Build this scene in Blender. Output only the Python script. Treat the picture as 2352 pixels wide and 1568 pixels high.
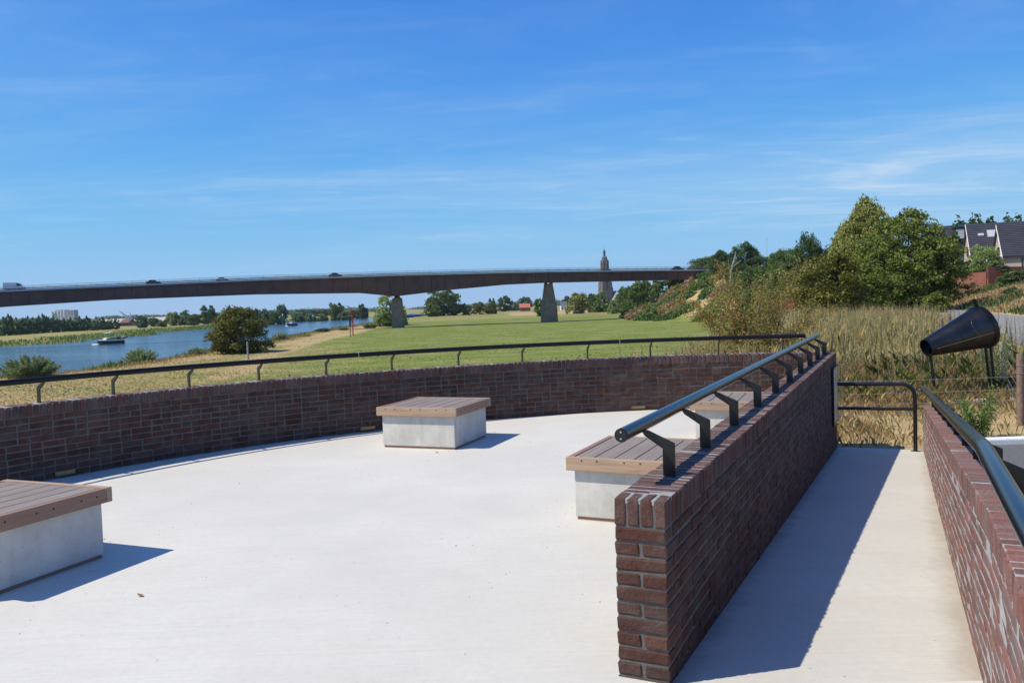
import bpy, bmesh, math, random
import numpy as np
from mathutils import Vector, Matrix

for o in list(bpy.data.objects):
    bpy.data.objects.remove(o)
S = bpy.context.scene
COL = S.collection
R = math.radians

# ------------------------------------------------------------------ camera, light, exposure
EYE = 1.5
FPX, CX, CY = 1898.0, 1176.0, 784.0          # focal length and centre for a 2352 x 1568 frame
PITCH, ROLL = R(2.6245), -0.033
cam_d = bpy.data.cameras.new('camera')
cam = bpy.data.objects.new('camera', cam_d)
COL.objects.link(cam)
cam_d.sensor_width = 36.0
cam_d.lens = 36.0 * FPX / 2352.0
cam_d.clip_start = 0.05
cam_d.clip_end = 12000
CM = Matrix.Rotation(math.pi / 2 - PITCH, 4, 'X') @ Matrix.Rotation(ROLL, 4, 'Z')
cam.matrix_world = Matrix.Translation((0, 0, EYE)) @ CM
S.camera = cam

SUN_EL = R(51.5)
SHADOW = Vector((0.965, 0.26, 0)).normalized()
to_sun = Vector((-SHADOW.x * math.cos(SUN_EL), -SHADOW.y * math.cos(SUN_EL), math.sin(SUN_EL)))
W = bpy.data.worlds.new('World')
S.world = W
W.use_nodes = True
wn, wl = W.node_tree.nodes, W.node_tree.links
wn.clear()


def wnode(t, **k):
    n = wn.new(t)
    for a, b in k.items():
        setattr(n, a, b)
    return n


sky = wnode('ShaderNodeTexSky', sky_type='NISHITA', sun_disc=False)
sky.sun_elevation = SUN_EL
sky.sun_rotation = math.atan2(to_sun.x, to_sun.y)
sky.altitude = 0
sky.air_density = 0.5
sky.dust_density = 0.0
sky.ozone_density = 2.0


def wmath(op, a, b=None, c=None):
    n = wnode('ShaderNodeMath', operation=op)
    for i, v in enumerate((a, b, c)):
        if v is None:
            continue
        if isinstance(v, (int, float)):
            n.inputs[i].default_value = v
        else:
            wl.new(v, n.inputs[i])
    return n.outputs[0]


# the camera's colour response to the blue sky: one curve per channel
srgb = wnode('ShaderNodeSeparateColor')
wl.new(sky.outputs[0], srgb.inputs[0])
crgb = wnode('ShaderNodeCombineColor')
for ch, (mul, knee, ex) in enumerate(((0.385, 0.275, 1.4), (0.585, 0.207, 1.38), (0.87, 0.172, 1.5))):
    v = wmath('POWER', wmath('MULTIPLY', wmath('MAXIMUM', srgb.outputs[ch], 0.0), 0.1 / knee), ex)
    v = wmath('SUBTRACT', 1.0, wmath('EXPONENT', wmath('MULTIPLY', v, -1.0)))
    wl.new(wmath('MULTIPLY', v, mul * 10), crgb.inputs[ch])
tc = wnode('ShaderNodeTexCoord')
sep = wnode('ShaderNodeSeparateXYZ')
wl.new(tc.outputs['Generated'], sep.inputs[0])


zc = wmath('MAXIMUM', sep.outputs[2], 0.035)
zc = wmath('ADD', zc, 0.06)
comb = wnode('ShaderNodeCombineXYZ')
wl.new(wmath('DIVIDE', sep.outputs[0], zc), comb.inputs[0])
wl.new(wmath('DIVIDE', sep.outputs[1], zc), comb.inputs[1])


def cirrus(rot, scale, seed, lo, hi, dist, detail=9.0):
    mp = wnode('ShaderNodeMapping')
    mp.inputs['Rotation'].default_value = (0, 0, R(rot))
    mp.inputs['Scale'].default_value = scale
    mp.inputs['Location'].default_value = (seed, seed * 1.7, 0)
    wl.new(comb.outputs[0], mp.inputs[0])
    nz = wnode('ShaderNodeTexNoise')
    nz.inputs['Scale'].default_value = 1.0
    nz.inputs['Detail'].default_value = detail
    nz.inputs['Roughness'].default_value = 0.62
    nz.inputs['Distortion'].default_value = dist
    wl.new(mp.outputs[0], nz.inputs['Vector'])
    mr = wnode('ShaderNodeMapRange', interpolation_type='SMOOTHSTEP')
    mr.inputs['From Min'].default_value = lo
    mr.inputs['From Max'].default_value = hi
    wl.new(nz.outputs['Fac'], mr.inputs['Value'])
    return mr.outputs[0]


c1 = cirrus(42, (0.42, 0.95, 1), 5.2, 0.47, 0.82, 1.4)
c2 = cirrus(8, (0.12, 0.34, 1), 6.3, 0.40, 0.72, 0.4, 6.0)
c3 = cirrus(48, (1.1, 3.0, 1), 1.3, 0.44, 0.86, 1.8)
veil = wmath('MULTIPLY', c2, 0.27)
wisp = wmath('MULTIPLY', wmath('MULTIPLY', wmath('ADD', c1, wmath('MULTIPLY', c3, 0.6)), wmath('ADD', c2, 0.10)), 0.72)
fac = wmath('MINIMUM', wmath('ADD', veil, wisp), 0.75)
fade = wnode('ShaderNodeMapRange', interpolation_type='SMOOTHSTEP')
fade.inputs['From Min'].default_value = 0.02
fade.inputs['From Max'].default_value = 0.12
wl.new(sep.outputs[2], fade.inputs['Value'])
fac = wmath('MULTIPLY', fac, fade.outputs[0])
mixc = wnode('ShaderNodeMix', data_type='RGBA')
wl.new(fac, mixc.inputs['Factor'])
wl.new(crgb.outputs[0], mixc.inputs['A'])
mixc.inputs['B'].default_value = (6.2, 7.6, 9.2, 1)
bg = wnode('ShaderNodeBackground')
bg.inputs['Strength'].default_value = 0.1
wl.new(mixc.outputs['Result'], bg.inputs['Color'])
wo = wnode('ShaderNodeOutputWorld')
wl.new(bg.outputs[0], wo.inputs[0])

sun_d = bpy.data.lights.new('sun', 'SUN')
sun_d.energy = 5.0
sun_d.angle = R(0.53)
sun_d.color = (1.0, 0.925, 0.79)
sun = bpy.data.objects.new('sun', sun_d)
COL.objects.link(sun)
sun.rotation_euler = to_sun.to_track_quat('Z', 'Y').to_euler()

S.view_settings.view_transform = 'Standard'
S.view_settings.look = 'None'
S.view_settings.exposure = 0.0
S.view_settings.gamma = 1.0
S.view_settings.use_curve_mapping = False
S.render.engine = 'CYCLES'
S.cycles.max_bounces = 6
S.cycles.diffuse_bounces = 2
S.cycles.transparent_max_bounces = 8

# ------------------------------------------------------------------ geometry helpers
M3 = np.array(CM.to_3x3())


def ray(px, py):
    return M3 @ np.array([(px - CX) / FPX, -(py - CY) / FPX, -1.0])


def at_y(px, py, Y):
    d = ray(px, py)
    p = d * (Y / d[1])
    return Vector((p[0], p[1], p[2] + EYE))


def at_z(px, py, z):
    d = ray(px, py)
    p = d * ((z - EYE) / d[2])
    return Vector((p[0], p[1], z))


def smooth(t):
    t = np.clip(t, 0, 1)
    return t * t * (3 - 2 * t)


def tag(o, label, cat, group=None):
    o['label'] = label
    o['category'] = cat
    if group:
        o['group'] = group
    return o


def struct(o):
    o['kind'] = 'structure'
    return o


def stuff(o, label=None, cat=None):
    o['kind'] = 'stuff'
    if label:
        o['label'] = label
        o['category'] = cat
    return o


def obj(name, me, mat=None, parent=None, loc=None, rot=None, scale=None, objmat=False):
    o = bpy.data.objects.new(name, me)
    COL.objects.link(o)
    if parent is not None:
        o.parent = parent
    if loc is not None:
        o.location = loc
    if rot is not None:
        o.rotation_euler = rot
    if scale is not None:
        o.scale = scale
    if mat is not None:
        if objmat:
            if not me.materials:
                me.materials.append(mat)
            o.material_slots[0].link = 'OBJECT'
            o.material_slots[0].material = mat
        elif not me.materials:
            me.materials.append(mat)
    return o


def empty(name, loc=(0, 0, 0), rz=0.0, scale=None):
    o = bpy.data.objects.new(name, None)
    o.empty_display_size = 0.1
    COL.objects.link(o)
    o.location = loc
    o.rotation_euler = (0, 0, rz)
    if scale:
        o.scale = scale
    return o


def copy_tree(o, parent=None):
    c = o.copy()
    COL.objects.link(c)
    c.parent = parent
    for ch in list(o.children):
        copy_tree(ch, c)
    return c


class MB:
    """collects shapes; build() links them as one mesh object"""

    def __init__(self):
        self.v, self.f = [], []

    def add(self, vs, fs):
        n = len(self.v)
        self.v += [tuple(p) for p in vs]
        self.f += [tuple(i + n for i in f) for f in fs]
        return self

    def box(self, c, s, rz=0.0, mat=None):
        hx, hy, hz = s[0] / 2, s[1] / 2, s[2] / 2
        m = mat if mat is not None else Matrix.Rotation(rz, 3, 'Z')
        vs = [Vector(c) + m @ Vector((x, y, z)) for x in (-hx, hx) for y in (-hy, hy) for z in (-hz, hz)]
        return self.add(vs, [(0, 1, 3, 2), (4, 6, 7, 5), (0, 4, 5, 1), (2, 3, 7, 6), (0, 2, 6, 4), (1, 5, 7, 3)])

    def bar(self, p0, p1, w, h, up=(0, 0, 1)):
        p0, p1 = Vector(p0), Vector(p1)
        d = (p1 - p0).normalized()
        side = d.cross(Vector(up))
        if side.length < 1e-5:
            side = Vector((1, 0, 0))
        side.normalize()
        u = side.cross(d)
        vs = [p + side * (sx * w / 2) + u * (sz * h / 2) for p in (p0, p1) for sx, sz in ((-1, -1), (1, -1), (1, 1), (-1, 1))]
        return self.add(vs, [(0, 3, 2, 1), (4, 5, 6, 7), (0, 1, 5, 4), (1, 2, 6, 5), (2, 3, 7, 6), (3, 0, 4, 7)])

    def tube(self, pts, rad, n=12, caps=True, closed=False):
        pts = [Vector(p) for p in pts]
        rads = rad if isinstance(rad, (list, tuple)) else [rad] * len(pts)
        rings = []
        prev = None
        for i, p in enumerate(pts):
            if i == 0:
                t = pts[1] - p
            elif i == len(pts) - 1:
                t = p - pts[i - 1]
            else:
                t = (pts[i + 1] - p).normalized() + (p - pts[i - 1]).normalized()
            t.normalize()
            if prev is None:
                a = Vector((0, 0, 1)) if abs(t.z) < 0.9 else Vector((1, 0, 0))
                u = (a - t * a.dot(t)).normalized()
            else:
                u = (prev - t * prev.dot(t)).normalized()
            prev = u
            w = t.cross(u)
            rings.append([p + (u * math.cos(2 * math.pi * k / n) + w * math.sin(2 * math.pi * k / n)) * rads[i] for k in range(n)])
        vs = [q for r_ in rings for q in r_]
        fs = []
        for i in range(len(rings) - 1):
            for k in range(n):
                k2 = (k + 1) % n
                fs.append((i * n + k, i * n + k2, (i + 1) * n + k2, (i + 1) * n + k))
        if caps:
            fs.append(tuple(range(n - 1, -1, -1)))
            fs.append(tuple((len(rings) - 1) * n + k for k in range(n)))
        return self.add(vs, fs)

    def lathe(self, prof, n=16, c=(0, 0, 0), cap=True, a0=0.0):
        vs = [(c[0] + r_ * math.cos(a0 + 2 * math.pi * k / n), c[1] + r_ * math.sin(a0 + 2 * math.pi * k / n), c[2] + z) for r_, z in prof for k in range(n)]
        fs = []
        for i in range(len(prof) - 1):
            for k in range(n):
                k2 = (k + 1) % n
                fs.append((i * n + k, i * n + k2, (i + 1) * n + k2, (i + 1) * n + k))
        if cap:
            fs.append(tuple(range(n - 1, -1, -1)))
            fs.append(tuple((len(prof) - 1) * n + k for k in range(n)))
        return self.add(vs, fs)

    def prism(self, poly, d0, d1, fn):
        """poly: list of (u, v); fn(u, v, d) gives the point"""
        n = len(poly)
        vs = [fn(u, v, d0) for u, v in poly] + [fn(u, v, d1) for u, v in poly]
        fs = [tuple(range(n - 1, -1, -1)), tuple(range(n, 2 * n))]
        for i in range(n):
            j = (i + 1) % n
            fs.append((i, j, n + j, n + i))
        return self.add(vs, fs)

    def mesh(self, name, smooth_=False, bevel=0.0, sharp=40, fixn=True):
        me = bpy.data.meshes.new(name)
        me.from_pydata(self.v, [], self.f)
        bm = bmesh.new()
        bm.from_mesh(me)
        if fixn:
            bmesh.ops.recalc_face_normals(bm, faces=bm.faces)
        if bevel > 0:
            ed = [e for e in bm.edges if len(e.link_faces) == 2 and e.calc_face_angle(0) > R(25)]
            bmesh.ops.bevel(bm, geom=ed, offset=bevel, segments=2, affect='EDGES', profile=0.6)
        if smooth_:
            for f in bm.faces:
                f.smooth = True
            for e in bm.edges:
                if len(e.link_faces) == 2 and e.calc_face_angle(0) > R(sharp):
                    e.smooth = False
        bm.to_mesh(me)
        bm.free()
        return me

    def build(self, name, mat, parent=None, smooth_=False, bevel=0.0, **k):
        return obj(name, self.mesh(name, smooth_, bevel), mat, parent, **k)


def np_mesh(name, verts, nper, faces_per=1):
    """verts (N, nper, 3): N separate polygons with nper corners"""
    N = len(verts)
    me = bpy.data.meshes.new(name)
    me.vertices.add(N * nper)
    me.vertices.foreach_set('co', np.ascontiguousarray(verts, dtype=np.float32).ravel())
    me.loops.add(N * nper)
    me.loops.foreach_set('vertex_index', np.arange(N * nper, dtype=np.int32))
    me.polygons.add(N)
    me.polygons.foreach_set('loop_start', np.arange(0, N * nper, nper, dtype=np.int32))
    me.update(calc_edges=True)
    return me


def np_tri_mesh(name, co, faces):
    """co (V,3), faces (F,k)"""
    me = bpy.data.meshes.new(name)
    F, k = faces.shape
    me.vertices.add(len(co))
    me.vertices.foreach_set('co', np.ascontiguousarray(co, dtype=np.float32).ravel())
    me.loops.add(F * k)
    me.loops.foreach_set('vertex_index', np.ascontiguousarray(faces, dtype=np.int32).ravel())
    me.polygons.add(F)
    me.polygons.foreach_set('loop_start', np.arange(0, F * k, k, dtype=np.int32))
    me.update(calc_edges=True)
    return me


# ------------------------------------------------------------------ materials
def mat_new(name):
    m = bpy.data.materials.new(name)
    m.use_nodes = True
    nt = m.node_tree
    b = nt.nodes['Principled BSDF']
    return m, nt, b


def nd(nt, t, **k):
    n = nt.nodes.new(t)
    for a, v in k.items():
        setattr(n, a, v)
    return n


def noise(nt, vec, scale, detail=4, rough=0.6, dist=0.0, mscale=None, mrot=None):
    if mscale is not None or mrot is not None:
        mp = nd(nt, 'ShaderNodeMapping')
        if mscale is not None:
            mp.inputs['Scale'].default_value = mscale
        if mrot is not None:
            mp.inputs['Rotation'].default_value = mrot
        nt.links.new(vec, mp.inputs[0])
        vec = mp.outputs[0]
    n = nd(nt, 'ShaderNodeTexNoise')
    n.inputs['Scale'].default_value = scale
    n.inputs['Detail'].default_value = detail
    n.inputs['Roughness'].default_value = rough
    n.inputs['Distortion'].default_value = dist
    nt.links.new(vec, n.inputs['Vector'])
    return n.outputs['Fac']


def ramp(nt, fac, stops, interp='LINEAR'):
    r_ = nd(nt, 'ShaderNodeValToRGB')
    cr = r_.color_ramp
    cr.interpolation = interp
    while len(cr.elements) < len(stops):
        cr.elements.new(0.5)
    for e, (p, c) in zip(cr.elements, stops):
        e.position = p
        e.color = (c[0], c[1], c[2], 1) if len(c) == 3 else c
    nt.links.new(fac, r_.inputs[0])
    return r_.outputs[0]


def mixc_(nt, fac, a, b, blend='MIX'):
    m = nd(nt, 'ShaderNodeMix', data_type='RGBA', blend_type=blend)
    for key, v in (('Factor', fac), ('A', a), ('B', b)):
        if isinstance(v, (int, float)):
            m.inputs[key].default_value = v
        elif isinstance(v, tuple):
            m.inputs[key].default_value = (v[0], v[1], v[2], 1)
        else:
            nt.links.new(v, m.inputs[key])
    return m.outputs['Result']


def mth(nt, op, a, b=None):
    n = nd(nt, 'ShaderNodeMath', operation=op)
    for i, v in enumerate((a, b)):
        if v is None:
            continue
        if isinstance(v, (int, float)):
            n.inputs[i].default_value = v
        else:
            nt.links.new(v, n.inputs[i])
    return n.outputs[0]


def bump(nt, b, h, strength, dist):
    n = nd(nt, 'ShaderNodeBump')
    n.inputs['Strength'].default_value = strength
    n.inputs['Distance'].default_value = dist
    nt.links.new(h, n.inputs['Height'])
    nt.links.new(n.outputs[0], b.inputs['Normal'])


def plain(name, col, rough=0.6, metal=0.0, var=0.12, nscale=3.0, spec=0.5, bstr=0.0, bdist=0.01, coat=0.0):
    m, nt, b = mat_new(name)
    g = nd(nt, 'ShaderNodeTexCoord').outputs['Object']
    f = noise(nt, g, nscale, 5, 0.65)
    lo = tuple(c * (1 - var) for c in col)
    hi = tuple(min(1, c * (1 + var)) for c in col)
    nt.links.new(ramp(nt, f, [(0.3, lo), (0.7, hi)]), b.inputs['Base Color'])
    b.inputs['Roughness'].default_value = rough
    b.inputs['Metallic'].default_value = metal
    b.inputs['Specular IOR Level'].default_value = spec
    b.inputs['Coat Weight'].default_value = coat
    if bstr:
        bump(nt, b, noise(nt, g, nscale * 6, 4), bstr, bdist)
    return m


def leaf_mat(name, cols, trans=0.32, rough=0.6, big=0.25, bigscale=0.35):
    """per-leaf colour out of a list, broken up by large soft patches"""
    m, nt, b = mat_new(name)
    geo = nd(nt, 'ShaderNodeNewGeometry')
    ri = geo.outputs['Random Per Island']
    st = [(i / max(1, len(cols) - 1), c) for i, c in enumerate(cols)]
    c = ramp(nt, ri, st)
    oi = nd(nt, 'ShaderNodeObjectInfo').outputs['Random']
    pos = nd(nt, 'ShaderNodeTexCoord').outputs['Object']
    f = noise(nt, geo.outputs['Position'], bigscale, 3)
    dark = tuple(x * 0.62 for x in cols[0])
    f2 = mth(nt, 'MULTIPLY', ramp(nt, f, [(0.42, (0, 0, 0)), (0.62, (1, 1, 1))]), big)
    c = mixc_(nt, f2, c, dark)
    hsv = nd(nt, 'ShaderNodeHueSaturation')
    nt.links.new(c, hsv.inputs['Color'])
    nt.links.new(mth(nt, 'ADD', mth(nt, 'MULTIPLY', oi, 0.3), 0.85), hsv.inputs['Value'])
    nt.links.new(mth(nt, 'ADD', mth(nt, 'MULTIPLY', oi, 0.02), 0.49), hsv.inputs['Hue'])
    c = hsv.outputs[0]
    nt.links.new(c, b.inputs['Base Color'])
    b.inputs['Roughness'].default_value = rough
    b.inputs['Specular IOR Level'].default_value = 0.3
    tr = nd(nt, 'ShaderNodeBsdfTranslucent')
    nt.links.new(c, tr.inputs['Color'])
    ms = nd(nt, 'ShaderNodeMixShader')
    ms.inputs[0].default_value = trans
    nt.links.new(b.outputs[0], ms.inputs[1])
    nt.links.new(tr.outputs[0], ms.inputs[2])
    nt.links.new(ms.outputs[0], nt.nodes['Material Output'].inputs['Surface'])
    return m


def brick_mat(name, cols, film=0.36):
    m, nt, b = mat_new(name)
    geo = nd(nt, 'ShaderNodeNewGeometry')
    oi = nd(nt, 'ShaderNodeObjectInfo').outputs['Random']
    rnd = mth(nt, 'FRACT', mth(nt, 'ADD', oi, geo.outputs['Random Per Island']))
    c = ramp(nt, rnd, [(i / (len(cols) - 1), c_) for i, c_ in enumerate(cols)])
    P = geo.outputs['Position']
    f = noise(nt, P, 30, 6, 0.7)
    c = mixc_(nt, mth(nt, 'MULTIPLY', f, 0.5), c, tuple(x * 0.45 for x in cols[0]))
    g = noise(nt, P, 5.0, 5, 0.7)
    gf = mth(nt, 'MULTIPLY', ramp(nt, g, [(0.42, (0, 0, 0)), (0.72, (1, 1, 1))]), film)
    c = mixc_(nt, gf, c, (0.20, 0.165, 0.145))
    nt.links.new(c, b.inputs['Base Color'])
    b.inputs['Roughness'].default_value = 0.82
    b.inputs['Specular IOR Level'].default_value = 0.35
    h = mth(nt, 'ADD', noise(nt, P, 70, 5, 0.7), mth(nt, 'MULTIPLY', noise(nt, P, 22, 3), 0.8))
    bump(nt, b, h, 0.9, 0.010)
    return m


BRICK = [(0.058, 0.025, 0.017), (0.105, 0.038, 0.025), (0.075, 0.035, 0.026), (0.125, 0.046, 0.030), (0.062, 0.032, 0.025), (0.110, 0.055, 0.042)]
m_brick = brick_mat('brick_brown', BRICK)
m_brick_top = brick_mat('brick_coping_paler', [(c[0] * 1.55, c[1] * 1.65, c[2] * 1.8) for c in BRICK], 0.55)  # paler copy of the wall brick, for the coping
m_brick_sunlit = brick_mat('brick_sunlit_tone', [(c[0] * 3.0, c[1] * 3.4, c[2] * 4.0) for c in BRICK], 0.85)  # same brick, lightened: sunlight on the outer ramp wall put into the colour
m_mortar_sunlit = plain('mortar_sunlit_tone', (0.40, 0.39, 0.38), 0.95, var=0.25, nscale=18, bstr=0.5, bdist=0.004)  # outer ramp wall mortar, its sunlit tone painted into the colour
m_mortar_top = plain('mortar_coping_paler', (0.30, 0.295, 0.285), 0.95, var=0.25, nscale=18, bstr=0.5, bdist=0.003)  # paler mortar between the coping bricks
m_mortar = plain('mortar', (0.118, 0.112, 0.105), 0.95, var=0.25, nscale=18, bstr=0.5, bdist=0.004)


def concrete_floor(name, col, streak_rot, edge=None):
    m, nt, b = mat_new(name)
    P = nd(nt, 'ShaderNodeNewGeometry').outputs['Position']
    lo = tuple(c * 0.9 for c in col)
    hi = tuple(min(1, c * 1.05) for c in col)
    c = ramp(nt, noise(nt, P, 0.7, 5, 0.6), [(0.3, lo), (0.7, hi)])
    st = noise(nt, P, 1.0, 6, 0.7, 0.2, (1.2, 75.0, 1.0), (0, 0, streak_rot))
    c = mixc_(nt, mth(nt, 'MULTIPLY', ramp(nt, st, [(0.5, (0, 0, 0)), (0.75, (1, 1, 1))]), 0.5), c, tuple(x * 0.72 for x in col))
    warm = noise(nt, P, 2.1, 4, 0.65, 0.4, (0.6, 3.0, 1), (0, 0, streak_rot))
    c = mixc_(nt, mth(nt, 'MULTIPLY', ramp(nt, warm, [(0.5, (0, 0, 0)), (0.8, (1, 1, 1))]), 0.4), c, (col[0] * 0.93, col[1] * 0.87, col[2] * 0.80))
    vo = nd(nt, 'ShaderNodeTexVoronoi')
    vo.inputs['Scale'].default_value = 9.0
    nt.links.new(P, vo.inputs['Vector'])
    spot = ramp(nt, vo.outputs['Distance'], [(0.035, (1, 1, 1)), (0.075, (0, 0, 0))])
    gate = ramp(nt, noise(nt, P, 1.3, 3), [(0.46, (0, 0, 0)), (0.6, (1, 1, 1))])
    c = mixc_(nt, mth(nt, 'MULTIPLY', mth(nt, 'MULTIPLY', spot, gate), 0.75), c, (0.13, 0.12, 0.11))
    fine = noise(nt, P, 24, 6, 0.8)
    c = mixc_(nt, mth(nt, 'MULTIPLY', ramp(nt, fine, [(0.45, (0, 0, 0)), (0.8, (1, 1, 1))]), 0.5), c, tuple(x * 0.75 for x in col))
    blot = noise(nt, P, 0.35, 6, 0.7, 0.6)
    c = mixc_(nt, mth(nt, 'MULTIPLY', ramp(nt, blot, [(0.5, (0, 0, 0)), (0.72, (1, 1, 1))]), 0.55), c, tuple(x * 0.86 for x in col))
    if edge is not None:
        # sand and grime washed against the two walls of the ramp
        vm = nd(nt, 'ShaderNodeVectorMath', operation='DOT_PRODUCT')
        nt.links.new(P, vm.inputs[0])
        vm.inputs[1].default_value = edge[0]
        d = mth(nt, 'SUBTRACT', vm.outputs['Value'], edge[1])
        dn_ = mth(nt, 'ADD', d, mth(nt, 'MULTIPLY', mth(nt, 'SUBTRACT', noise(nt, P, 5, 5, 0.75), 0.5), 0.22))
        near = ramp(nt, dn_, [(0.0, (1, 1, 1)), (0.10, (0, 0, 0))])
        far = ramp(nt, mth(nt, 'SUBTRACT', edge[2], dn_), [(0.0, (1, 1, 1)), (0.12, (0, 0, 0))])
        c = mixc_(nt, mth(nt, 'MULTIPLY', near, 0.6), c, (0.20, 0.19, 0.17))
        c = mixc_(nt, mth(nt, 'MULTIPLY', far, 0.65), c, (0.36, 0.29, 0.21))
    nt.links.new(c, b.inputs['Base Color'])
    b.inputs['Roughness'].default_value = 0.9
    b.inputs['Specular IOR Level'].default_value = 0.3
    bump(nt, b, mth(nt, 'ADD', st, mth(nt, 'MULTIPLY', noise(nt, P, 90, 4), 0.6)), 0.22, 0.006)
    return m


m_floor = concrete_floor('brushed_concrete', (0.615, 0.595, 0.53), R(8))
m_ramp = concrete_floor('ramp_concrete', (0.585, 0.563, 0.50), R(8), ((0.9022, -0.4314, 0.0), 0.57 * 0.9022 - 3.15 * 0.4314, 1.07))


def bench_concrete():
    m, nt, b = mat_new('cast_concrete')
    P = nd(nt, 'ShaderNodeTexCoord').outputs['Object']
    g = noise(nt, P, 4, 6, 0.7)
    c = ramp(nt, g, [(0.3, (0.45, 0.435, 0.395)), (0.7, (0.63, 0.61, 0.555))])
    run = noise(nt, P, 1.0, 5, 0.7, 0.3, (9, 9, 0.9))
    c = mixc_(nt, mth(nt, 'MULTIPLY', ramp(nt, run, [(0.5, (0, 0, 0)), (0.78, (1, 1, 1))]), 0.45), c, (0.27, 0.265, 0.23))
    vo = nd(nt, 'ShaderNodeTexVoronoi')
    vo.inputs['Scale'].default_value = 16
    nt.links.new(P, vo.inputs['Vector'])
    c = mixc_(nt, mth(nt, 'MULTIPLY', ramp(nt, vo.outputs['Distance'], [(0.05, (1, 1, 1)), (0.09, (0, 0, 0))]), 0.5), c, (0.12, 0.12, 0.11))
    nt.links.new(c, b.inputs['Base Color'])
    b.inputs['Roughness'].default_value = 0.85
    bump(nt, b, noise(nt, P, 40, 5), 0.25, 0.005)
    return m


m_bconc = bench_concrete()


def wood(name, c0, c1, axis):
    m, nt, b = mat_new(name)
    P = nd(nt, 'ShaderNodeTexCoord').outputs['Object']
    sc = [38, 38, 38]
    sc[axis] = 2.2
    oi = nd(nt, 'ShaderNodeObjectInfo').outputs['Random']
    f = noise(nt, P, 1.0, 6, 0.7, 0.6, tuple(sc))
    c = ramp(nt, f, [(0.28, c0), (0.72, c1)])
    c = mixc_(nt, mth(nt, 'MULTIPLY', oi, 0.3), c, tuple(x * 0.8 for x in c0))
    c = mixc_(nt, mth(nt, 'MULTIPLY', noise(nt, P, 6, 4), 0.35), c, (0.30, 0.27, 0.25))
    nt.links.new(c, b.inputs['Base Color'])
    b.inputs['Roughness'].default_value = 0.7
    bump(nt, b, f, 0.35, 0.004)
    return m


m_wood_y = wood('bench_wood_boards', (0.17, 0.13, 0.10), (0.32, 0.265, 0.215), 1)
m_wood_x = wood('bench_wood_cross', (0.30, 0.17, 0.095), (0.58, 0.40, 0.26), 0)
m_wood_s = wood('bench_wood_side', (0.22, 0.10, 0.055), (0.40, 0.22, 0.135), 1)

m_black = plain('black_powder_coat', (0.010, 0.010, 0.011), 0.38, var=0.3, nscale=5)
m_steel_blk = plain('black_lacquered_tube', (0.009, 0.010, 0.012), 0.2, var=0.3, nscale=2, spec=0.42)
m_satin = plain('satin_black_tube', (0.007, 0.007, 0.008), 0.42, var=0.3, nscale=2, spec=0.3)
m_dark = plain('dark_gap', (0.02, 0.018, 0.016), 0.9)
m_light = plain('brass_light', (0.26, 0.20, 0.10), 0.35, 0.8, var=0.3, nscale=30)
m_lens = plain('amber_lens', (0.30, 0.25, 0.14), 0.3)
m_panel = plain('beige_panel', (0.45, 0.40, 0.28), 0.5, var=0.2, nscale=8)
m_white = plain('white_paint', (0.78, 0.78, 0.76), 0.6, var=0.06, nscale=6)
m_kerb = plain('white_painted_kerb', (0.74, 0.74, 0.72), 0.8, var=0.1, nscale=20, bstr=0.4, bdist=0.004)
m_bark = plain('bark', (0.085, 0.065, 0.05), 0.95, var=0.35, nscale=4, bstr=0.6, bdist=0.03)
m_palebark = plain('pale_bark', (0.40, 0.36, 0.31), 0.9, var=0.25, nscale=5)
m_twig = plain('reddish_twigs', (0.20, 0.115, 0.08), 0.9, var=0.3, nscale=5)
m_post = plain('weathered_post', (0.20, 0.135, 0.105), 0.95, var=0.4, nscale=12, bstr=0.5, bdist=0.01)
m_post_grey = plain('grey_post', (0.30, 0.29, 0.27), 0.9, var=0.3, nscale=10)
m_wire = plain('galvanised_wire', (0.50, 0.51, 0.52), 0.4, 0.7)


def asphalt(name, c0, c1, sc=60):
    m, nt, b = mat_new(name)
    P = nd(nt, 'ShaderNodeNewGeometry').outputs['Position']
    c = ramp(nt, noise(nt, P, sc, 5, 0.75), [(0.3, c0), (0.7, c1)])
    c = mixc_(nt, mth(nt, 'MULTIPLY', noise(nt, P, 0.5, 4), 0.4), c, c1)
    nt.links.new(c, b.inputs['Base Color'])
    b.inputs['Roughness'].default_value = 0.92
    bump(nt, b, noise(nt, P, sc * 1.5, 4), 0.6, 0.01)
    return m


m_road = asphalt('pale_asphalt', (0.19, 0.182, 0.165), (0.28, 0.27, 0.245), 8)
m_roadpatch = asphalt('darker_asphalt', (0.14, 0.14, 0.145), (0.20, 0.20, 0.20), 8)
m_park = asphalt('grey_chippings', (0.045, 0.045, 0.043), (0.17, 0.17, 0.16), 28)

# ------------------------------------------------------------------ terrain
NB = np.array([(-600, -110), (0, -98), (60, -92), (95, -82), (105, -74), (115, -66), (140, -65), (187, -63), (246, -69), (300, -72), (380, -74), (461, -77), (600, -76), (720, -70), (860, -20), (1000, 120), (1300, 500)], float)
FB = np.array([(-600, -230), (0, -215), (150, -200), (250, -184), (289, -176), (312, -160), (320, -176), (388, -164), (398, -186), (469, -177), (560, -181), (640, -176), (720, -150), (830, -118), (980, -40), (1200, 200), (1500, 700)], float)
FOOT = np.array([(-60, -40), (5, -28), (11, -20), (30, -8), (60, 8), (90, 20), (130, 36), (200, 62), (244, 52), (290, 42), (330, 43), (400, 50), (546, 64), (800, 90), (1500, 300)], float)
TOP = np.array([(-60, -12), (5, -6), (11, 4.6), (30, 10.5), (60, 20), (90, 29), (130, 50), (200, 92), (244, 86), (290, 80), (330, 74), (400, 92), (546, 112), (800, 150), (1500, 420)], float)


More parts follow.
